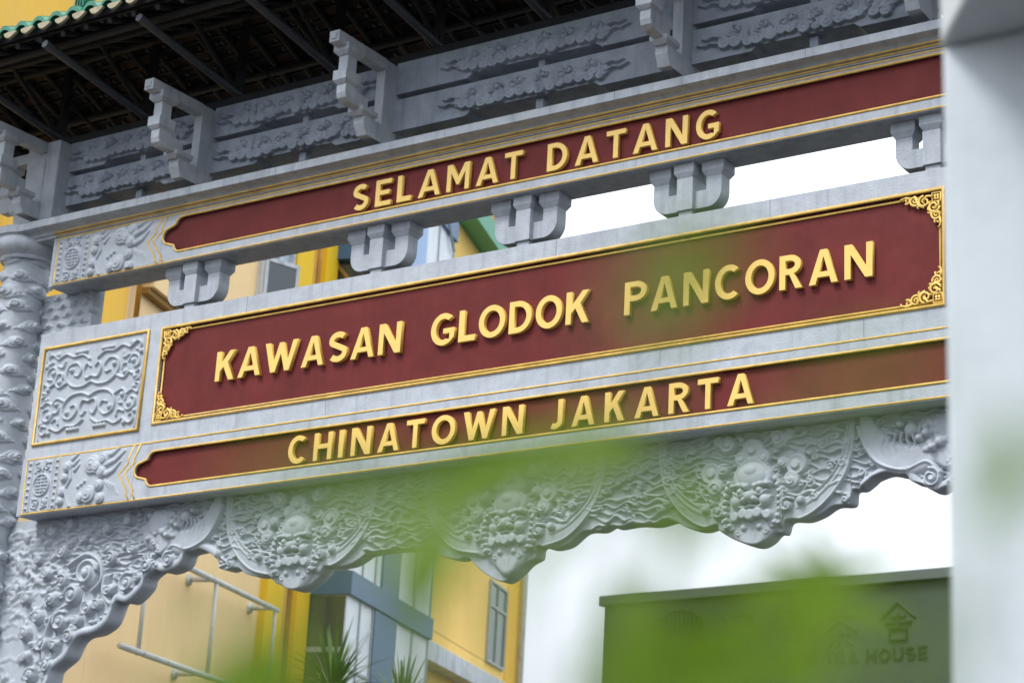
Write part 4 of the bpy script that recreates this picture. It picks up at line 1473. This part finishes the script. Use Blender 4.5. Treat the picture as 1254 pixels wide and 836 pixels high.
def window(x0, x1, z0, z1, cols, rows, frame='grey_line', gl='glass', p=.06, fw=.055, curtain=False):
    w = MB()
    w.box(x0, x1, -p, .0, z0, z0 + fw); w.box(x0, x1, -p, .0, z1 - fw, z1)
    w.box(x0, x0 + fw, -p, .0, z0 + fw, z1 - fw); w.box(x1 - fw, x1, -p, .0, z0 + fw, z1 - fw)
    o = w.build("window", M[frame], bld, .006)
    for c in cols:
        MB().box(c - fw / 2, c + fw / 2, -p + .008, .0, z0 + fw, z1 - fw).build("mullion", M[frame], o, .004)
    for r in rows:
        MB().box(x0 + fw, x1 - fw, -p + .006, .0, r - fw / 2, r + fw / 2).build("transom", M[frame], o, .004)
    xs = [x0 + fw] + list(cols) + [x1 - fw]
    zs = [z0 + fw] + list(rows) + [z1 - fw]
    n = 0
    for i in range(len(xs) - 1):
        for j in range(len(zs) - 1):
            m_ = 'curtain' if curtain and (i + j) % 2 == 0 else gl
            MB().box(xs[i], xs[i + 1], -.022, -.006, zs[j], zs[j + 1]).build("pane", M[m_], o)
            n += 1
    return o
window(-2.92, -1.50, 7.12, 8.82, [-2.22], [8.30], gl='glass_green')
window(-2.92, -1.50, 11.2, 12.9, [-2.22], [12.4], gl='glass_green')
window(-16.62, -15.46, 9.75, 11.75, [-16.02], [10.85], p=.09, frame='dirty_white', curtain=True)
# the open casement of the upper window
w2 = MB().box(-.55, 0, -.02, .02, 0, .06).box(-.55, 0, -.02, .02, 1.0, 1.06).box(-.55, -.5, -.02, .02, .06, 1.0).box(-.05, 0, -.02, .02, .06, 1.0)
cs = w2.build("casement", M['dirty_white'], bld, .004)
cs.location = (-16.6, -.10, 9.78)
cs.rotation_euler = (0, 0, 2.5)
pn = MB().box(-.5, -.05, -.006, .006, .06, 1.0).build("pane", M['glass'], cs)

# glazed bay with blue frames
bay = MB().box(-13.6, -9.32, -.66, .4, 0, 15.4).build("bay", M['white_panel'], bld, .01)
bay["label"] = "projecting bay of white panels, glass and blue bands"
def bay_bit(name, mat, x0, x1, p0, p1, z0, z1):
    return MB().box(x0, x1, -p1, -p0, z0, z1).build(name, M[mat], bay, .006)
for zb in (2.9, 6.56, 10.2, 13.8):
    bay_bit("blue_band", 'blue', -13.66, -9.28, .0, .725, zb, zb + .36)
bay_bit("blue_mullion", 'blue', -12.36, -11.20, .64, .70, 0, 6.558)
bay_bit("blue_mullion", 'blue', -12.10, -11.20, .64, .70, 6.922, 10.198)
bay_bit("blue_mullion", 'sky_blue', -11.85, -11.05, .64, .70, 10.562, 15.38)
for x in (-12.42, -10.30, -9.38, -13.05):
    bay_bit("frame_strip", 'grey_line', x, x + .045, .64, .685, 0, 15.38)
for z in (4.6, 5.45, 8.5, 12.2):
    bay_bit("transom", 'grey_line', -13.56, -12.38, .64, .682, z, z + .05)
MB().tube([(-13.3, -.70, 5.6), (-12.5, -.70, 6.2)], .012, 6).build("crack_line", M['grey_line'], bay)
# side of the bay: tall panes
for z0, z1, gl in ((0.1, 2.85, 'glass_green'), (3.28, 5.70, 'glass_green'), (5.78, 6.54, 'glass_green'), (6.94, 10.15, 'glass'), (10.58, 11.85, 'glass'), (12.15, 13.75, 'glass')):
    MB().box(-13.618, -13.596, -.63, -.03, z0, z1).build("side_pane", M[gl], bay)
MB().box(-13.63, -13.59, -.66, .0, 5.70, 5.78).build("side_transom", M['grey_line'], bay, .004)
MB().box(-13.75, -13.59, -.66, -.01, 11.85, 12.10).build("blue_hood", M['blue'], bay, .006)
MB().tube([(-13.64, -.05, 11.82), (-13.64, -.62, 11.1)], .035, 8).build("stay", M['brown'], bay)
MB().tube([(-10.7, -.72, 14.6), (-9.5, -.72, 13.55)], .03, 8).build("stay", M['grey_line'], bay)

# ---- pipe frame of a dismantled sign on the wall
pf = empty("pipe_frame", bld.location, bld.rotation_euler.z)
tag(pf, "empty white steel pipe frame with rust spots fixed to the cream wall", "pipe frame")
def pp(name, pts, r=.042):
    return MB().tube(pts, r, 10).build(name, M['white_pipe'], pf, 0, True)
yo = -.33
pp("rail", [(-18.95, yo, 5.99), (-15.55, yo, 5.99)], .038)
pp("rail", [(-20.28, yo, 4.78), (-15.55, yo, 4.78)], .038)
for x in (-19.80, -17.74, -15.62):
    pp("upright", [(x, yo, 4.74), (x, yo, 5.98)], .026)
for x, z in ((-17.86, 5.99), (-15.75, 5.99), (-18.0, 4.78), (-15.75, 4.78)):
    st = pp("stub", [(x, yo, z), (x, .02, z)], .034)
    MB().tube([(x, -.035, z), (x, .015, z)], .075, 12).build("flange", M['white_pipe'], st, 0, True)

# ================================================================== TEA HOUSE
M['slate_green'] = material("grey_green_panel", (0.062, 0.085, 0.080), .6, .1, .8, .1, 20, .35, (0.085, 0.11, 0.105), .5, .5)
M['slate_pale'] = material("grey_coping", (0.13, 0.16, 0.155), .7, .1, 1, .1, 20, .3, (0.14, 0.17, 0.17), .5, 1.2)
M['sign_dark'] = material("dark_sign_letters", (0.022, 0.032, 0.028), .5, .1, 2, 0, 20, .4)
M['plaster'] = material("pale_plaster", (0.50, 0.52, 0.50), .85, .08, .6, .2, 20, .3, (0.3, 0.31, 0.3), .4, .7)
th = empty("tea_house", (-3.0, 14.0, 0))
tag(th, "low building with a grey green parapet sign reading TEA HOUSE at lower right", "building")
MB().box(-5.06, 5.2, .05, 9.0, 0, 4.9).build("wall", M['plaster'], th, .01)
sb = MB().box(-5.06, 5.2, 0, .6, 4.902, 6.70).build("sign_board", M['slate_green'], th, .008)
MB().box(-5.12, 5.26, -.10, 9.1, 6.702, 6.86).build("coping", M['slate_pale'], th, .015)
MB().box(-5.06, 5.2, .6, 9.0, 4.902, 6.70).build("parapet", M['plaster'], th, .01)
for i in range(4):
    w = MB().box(-4.2 + i * 2.4, -2.6 + i * 2.4, -.0, .06, 2.6, 4.3).build("window", M['brown'], th, .01)
    for j in range(2):
        MB().box(-4.1 + i * 2.4 + j * .74, -3.44 + i * 2.4 + j * .74, -.012, .02, 2.7, 4.2).build("pane", M['glass'], w)
dr = MB().box(-.7, .7, 0, .06, 0, 2.3).build("door", M['brown'], th, .01)
MB().tube([(.5, -.05, .95), (.5, -.05, 1.25)], .015, 6).build("handle", M['grey_line'], dr)
def sign_plate(name, loops, d=.03):
    return obj(name, plate_mesh(name, loops, d, -d), M['sign_dark'], sb)
# lattice roundel
cx, cz, cr_ = -3.70, 6.04, .52
ring = [arc(cx, cz, cr_, cr_, 0, 360, 48)[:-1], arc(cx, cz, cr_ - .03, cr_ - .03, 360, 0, 48)[:-1]]
sign_plate("roundel_ring", ring)
lat = MB()
for k in range(-6, 7):
    x = k * .075
    hgt = math.sqrt(max(0, (cr_ - .03) ** 2 - x * x))
    if abs(k) <= 2:
        lat.box(cx + x - .009, cx + x + .009, -.026, -.002, cz + .17, cz + hgt)
        lat.box(cx + x - .009, cx + x + .009, -.026, -.002, cz - hgt, cz - .26)
    else:
        lat.box(cx + x - .009, cx + x + .009, -.026, -.002, cz - hgt, cz + hgt)
for k in range(-5, 6):
    z = k * .085
    wd = math.sqrt(max(0, (cr_ - .03) ** 2 - z * z))
    for s_ in (-1, 1):
        if wd > .24:
            lat.box(cx + min(s_ * .21, s_ * wd), cx + max(s_ * .21, s_ * wd), -.022, -.004, cz + z - .008, cz + z + .008)
lat.box(cx - .21, cx - .185, -.03, -.002, cz - .26, cz + .17); lat.box(cx + .185, cx + .21, -.03, -.002, cz - .26, cz + .17)
lat.box(cx - .184, cx + .184, -.03, -.002, cz + .15, cz + .17)
lat.build("roundel_lattice", M['sign_dark'], sb)
# written characters, built stroke by stroke in a unit square
CH = [
    [[(.05, .85), (.18, .75)], [(.02, .55), (.15, .47)], [(.03, .08), (.22, .42)], [(.32, .85), (.92, .85), (.70, .40), (.30, .05)], [(.40, .72), (.62, .40), (.95, .05)]],
    [[(.35, .98), (.12, .70)], [(.32, .85), (.70, .85), (.55, .68)], [(.18, .66), (.82, .66), (.82, .40), (.18, .40)], [(.18, .66), (.18, .15), (.30, .05), (.85, .05), (.90, .22)], [(.50, .66), (.50, .40)]],
    [[(.05, .86), (.95, .86)], [(.32, .98), (.32, .74)], [(.68, .98), (.68, .74)], [(.50, .74), (.02, .42)], [(.50, .74), (.98, .42)], [(.20, .36), (.80, .36)], [(.50, .50), (.50, .0), (.40, .06)], [(.36, .26), (.18, .08)], [(.64, .26), (.84, .08)]],
    [[(.50, .99), (.02, .58)], [(.50, .99), (.98, .58)], [(.30, .62), (.70, .62)], [(.12, .46), (.88, .46)], [(.50, .72), (.50, .32)], [(.26, .32), (.74, .32), (.74, .03), (.26, .03), (.26, .32)]],
]
for (x, z), st in zip(((-2.93, 5.91), (-2.06, 5.95), (-1.22, 5.80), (-.30, 5.86)), CH):
    c = MB()
    for k, line in enumerate(st):
        c.tube([(x + p[0] * .56, -.012 - .002 * k, z + p[1] * .56) for p in line], .024, 6)
    c.build("character", M['sign_dark'], sb)
x = -3.07
for ch, w in zip("PANTJORAN TEA HOUSE", [.145, .17, .16, .15, .10, .18, .15, .17, .16, .10, .15, .14, .17, .09, .16, .18, .16, .15, .14]):
    if ch != ' ':
        sign_plate("letter", [[(x + p[0], 5.58 + p[1]) for p in l] for l in glyph(ch, w, .185, .034)])
    x += w + (.0 if ch == ' ' else .042)

# ================================================================== PALMS BEHIND THE GATE
M['frond'] = material("palm_leaf", (0.11, 0.21, 0.035), .5, .3, 4, 0, 30, .4, (0.12, 0.20, 0.03), .5, 3)
M['trunk'] = material("palm_trunk", (0.13, 0.10, 0.07), .9, .25, 6, .5, 25, .3)
def palm(x, y, ztop, label, seed, n=46, L0=.95):
    rd = random.Random(seed)
    p = empty("palm_plant", (x, y, 0))
    tag(p, label, "palm", "palms behind the gate")
    MB().tube([(0, 0, 0), (.05, .02, ztop * .5), (0, 0, ztop - .1)], .10, 10, True, .07).build("trunk", M['trunk'], p, 0, True)
    for k in range(n):
        a = rd.random() * 2 * PI
        e = math.radians(5 + 75 * rd.random() ** .8)
        L = L0 * (.7 + .5 * rd.random())
        d = Vector((math.cos(a) * math.cos(e), math.sin(a) * math.cos(e), math.sin(e)))
        side = Vector((-math.sin(a), math.cos(a), 0))
        V_, F_ = [], []
        m_ = 7
        for i in range(m_ + 1):
            t = i / m_
            c = d * (L * t) + Vector((0, 0, -.45 * L * t * t * math.cos(e)))
            w = .015 * math.sin(PI * min(1, .12 + .88 * t)) ** .8 + .002
            u = Vector((0, 0, 1)) * w * .35
            V_ += [c - side * w + u, c, c + side * w + u]
        for i in range(m_):
            b = i * 3
            F_ += [(b, b + 1, b + 4, b + 3), (b + 1, b + 2, b + 5, b + 4)]
        o = MB().add(V_, F_).build("leaf", M['frond'], p, 0, True)
        o.location = (0, 0, ztop - .12 + .12 * rd.random())
    return p
palm(-9.15, 9.0, 4.85, "upright palm tuft in front of the glazed bay", 3, 120, 1.0)
palm(-8.1, 9.2, 4.55, "lower spreading palm tuft just right of the taller palm", 8, 110, .85)

# ================================================================== FOREGROUND POST
M['white_conc'] = material("pale_grey_smooth_concrete", (0.49, 0.53, 0.555), .65, .08, 1.6, .1, 25, .35, (0.36, 0.40, 0.43), .6, 2.2, (0.40, 0.44, 0.47), .4)
post = empty("concrete_post", (6.75, -7.8, 0))
tag(post, "pale grey concrete post with canopy slab, out of focus at the right edge", "post")
MB().box(0, .62, 0, .55, GZ - .02, 3.334).build("shaft", M['white_conc'], post, .012)
MB().prism([(-.002, .55), (-.002, .0), (.115, -.16), (.50, -.70), (2.2, -.70), (2.2, .55)], 'z', 3.335, 3.95).build("canopy", M['white_conc'], post, .012)
MB().box(.62, 1.6, .1, .45, 3.05, 3.334).build("arm", M['white_conc'], post, .012)

# ================================================================== FOREGROUND SHRUB, CLOSE TO THE CAMERA
def leaf_material():
    mt = bpy.data.materials.new("young_leaf")
    mt.use_nodes = True
    N, L = mt.node_tree.nodes, mt.node_tree.links
    N.clear()
    out = N.new("ShaderNodeOutputMaterial")
    mix = N.new("ShaderNodeMixShader"); mix.inputs[0].default_value = .5
    df = N.new("ShaderNodeBsdfPrincipled"); df.inputs["Roughness"].default_value = .45
    tr = N.new("ShaderNodeBsdfTranslucent")
    no = N.new("ShaderNodeTexNoise"); no.inputs["Scale"].default_value = 14
    geo = N.new("ShaderNodeNewGeometry")
    L.new(geo.outputs["Position"], no.inputs["Vector"])
    rp = N.new("ShaderNodeValToRGB")
    rp.color_ramp.elements[0].color = (.040, .105, .004, 1)
    rp.color_ramp.elements[1].color = (.20, .30, .012, 1)
    L.new(no.outputs["Fac"], rp.inputs["Fac"])
    L.new(rp.outputs["Color"], df.inputs["Base Color"])
    g2 = N.new("ShaderNodeMix"); g2.data_type = 'RGBA'; g2.blend_type = 'MULTIPLY'; g2.inputs["Factor"].default_value = 1
    g2.inputs["B"].default_value = (1.5, 1.6, .8, 1)
    L.new(rp.outputs["Color"], g2.inputs["A"])
    L.new(g2.outputs["Result"], tr.inputs["Color"])
    L.new(df.outputs[0], mix.inputs[1]); L.new(tr.outputs[0], mix.inputs[2])
    L.new(mix.outputs[0], out.inputs["Surface"])
    return mt
M['leaf'] = leaf_material()
M['stem'] = material("green_stem", (0.09, 0.14, 0.03), .6, .2, 8, .2, 40, .3)

def leaf_mesh(L, W, fold=.25, droop=.25):
    V_, F_ = [], []
    n = 10
    for i in range(n + 1):
        t = i / n
        w = W / 2 * math.sin(PI * t ** .8) ** .9 + .0004
        z = -droop * L * t * t
        V_ += [(L * t, -w, z + fold * w), (L * t, 0, z), (L * t, w, z + fold * w)]
    for i in range(n):
        b = i * 3
        F_ += [(b, b + 3, b + 4, b + 1), (b + 1, b + 4, b + 5, b + 2)]
    me = MB().add(V_, F_).mesh("leaf")
    me.polygons.foreach_set("use_smooth", [True] * len(me.polygons))
    return me
unit_leaf = leaf_mesh(1.0, 1.0, .18, .22)
# leaves of one shrub that grows up beside the camera: base, length, width, heading, elevation, roll
LEAVES = [
    ((7.6859, -10.5295, 1.7368), 0.072, 0.019, 0.551, 0.323, 1.512),
    ((7.6967, -10.5426, 1.7163), 0.048, 0.015, 0.526, 0.601, 1.377),
    ((7.7189, -10.5209, 1.7433), 0.05, 0.015, 0.116, 0.289, 1.576),
    ((7.6542, -10.498, 1.719), 0.04, 0.012, 0.371, 0.891, 1.798),
    ((7.5771, -10.381, 1.7249), 0.036, 0.02, -0.221, 1.407, 1.92),
    ((7.5855, -10.3896, 1.7319), 0.04, 0.012, -0.318, 0.822, 2.4),
    ((7.5788, -10.3743, 1.7219), 0.03, 0.013, -1.962, 0.856, -2.505),
    ((7.8483, -10.6416, 1.7351), 0.032, 0.014, -0.337, 1.067, 2.449),
    ((7.8485, -10.6648, 1.7366), 0.02, 0.008, 0.15, 0.266, 1.506),
    ((7.8653, -10.663, 1.7534), 0.02, 0.007, 0.537, -0.518, 1.821),
    ((7.6156, -10.5181, 1.6712), 0.036, 0.019, -0.195, 1.133, 1.76),
    ((7.639, -10.5674, 1.6629), 0.045, 0.02, 0.085, 0.425, 1.917),
    ((7.6422, -10.5172, 1.6628), 0.04, 0.014, -1.692, 0.921, -2.233),
    ((7.7083, -10.4621, 1.6888), 0.085, 0.022, 0.24, 0.081, 1.668),
    ((7.7356, -10.4543, 1.6913), 0.062, 0.018, 0.286, 0.391, 1.871),
    ((7.7297, -10.4797, 1.6575), 0.062, 0.016, 0.009, 1.193, 2.422),
    ((7.7681, -10.5521, 1.6654), 0.08, 0.02, 0.733, 0.09, 1.736),
    ((7.7145, -10.3779, 1.7005), 0.05, 0.016, -2.396, 0.641, -1.853),
    ((7.7372, -10.4295, 1.7034), 0.055, 0.02, 0.288, -0.398, 1.679),
    ((7.719, -10.4463, 1.6844), 0.04, 0.014, -1.758, 1.412, -2.354),
    ((7.6199, -10.0662, 1.7801), 0.05, 0.012, -2.198, 1.127, -1.83),
    ((7.6235, -10.0625, 1.7845), 0.06, 0.012, -2.47, 0.441, -1.755),
    ((7.6073, -10.0821, 1.785), 0.06, 0.012, 0.617, 0.496, 1.237),
    ((7.6253, -10.11, 1.7512), 0.05, 0.014, -0.667, 1.166, 2.457),
    ((7.6608, -10.1602, 1.7601), 0.05, 0.018, -2.773, 0.292, -1.907),
    ((7.6734, -10.2049, 1.7593), 0.045, 0.01, 0.417, -0.189, 1.212),
    ((7.6956, -10.2909, 1.7013), 0.05, 0.014, -0.195, 0.899, 2.72),
    ((7.7764, -10.3707, 1.7005), 0.03, 0.008, -2.401, 1.019, -1.369),
    ((7.8876, -10.5256, 1.714), 0.03, 0.016, -0.501, 1.276, 2.928),
    ((7.8508, -10.4516, 1.7268), 0.03, 0.009, -0.252, 0.867, 2.132),
    ((7.8011, -10.7096, 1.6865), 0.03, 0.01, 0.459, 0.188, 1.61),
    ((7.8188, -10.7428, 1.6774), 0.022, 0.006, 0.138, 0.171, 1.985),
    ((7.7961, -10.6895, 1.6787), 0.03, 0.008, 0.609, 0.581, 1.186),
    ((7.7825, -10.7197, 1.65), 0.02, 0.006, 0.331, 0.701, 1.779),
    ((7.781, -10.5239, 1.7113), 0.034, 0.015, -0.348, 0.8, 2.304),
    ((7.9214, -10.7125, 1.6941), 0.03, 0.006, 0.672, 0.283, 1.67),
    ((7.9082, -10.6788, 1.65), 0.03, 0.008, 0.265, 0.309, 1.871),
    ((7.8986, -10.6923, 1.6828), 0.02, 0.005, 0.239, 0.674, 1.349),
    ((7.7837, -10.6011, 1.699), 0.024, 0.01, 0.557, 0.572, 1.393),
    ((7.7926, -10.5989, 1.7197), 0.032, 0.011, 0.584, -0.138, 1.543),
    ((7.8051, -10.6415, 1.6737), 0.02, 0.007, -0.035, 1.286, 2.075),
]
FOOT = Vector((7.70, -10.46, GZ))
shrub = empty("leafy_shrub", FOOT)
tag(shrub, "bright green leafy shrub right in front of the lens, completely out of focus", "shrub")
MB().tube([(0, 0, 0), (.01, .01, .6), (-.005, .0, 1.18), (0, .005, 1.42)], .010, 8, True, .006).build("stem", M['stem'], shrub, 0, True)
for base, ln, wd, hd, el, ro in LEAVES:
    b = Vector(base) - FOOT
    # a thin twig from the main stem to the leaf, kept below it
    k = Vector((0, .004, 1.30))
    mid = k.lerp(b, .55) + Vector((0, 0, -.10))
    tw = MB().tube([k, mid, b + Vector((0, 0, -.012)), b], .0013, 6, True, .0007).build("twig", M['stem'], shrub, 0, True)
    o = obj("leaf", unit_leaf, M['leaf'], shrub)
    o.matrix_local = Matrix.Translation(b) @ Matrix.Rotation(hd, 4, 'Z') @ Matrix.Rotation(-el, 4, 'Y') @ Matrix.Rotation(ro, 4, 'X') @ Matrix.Diagonal((ln, wd, ln, 1))
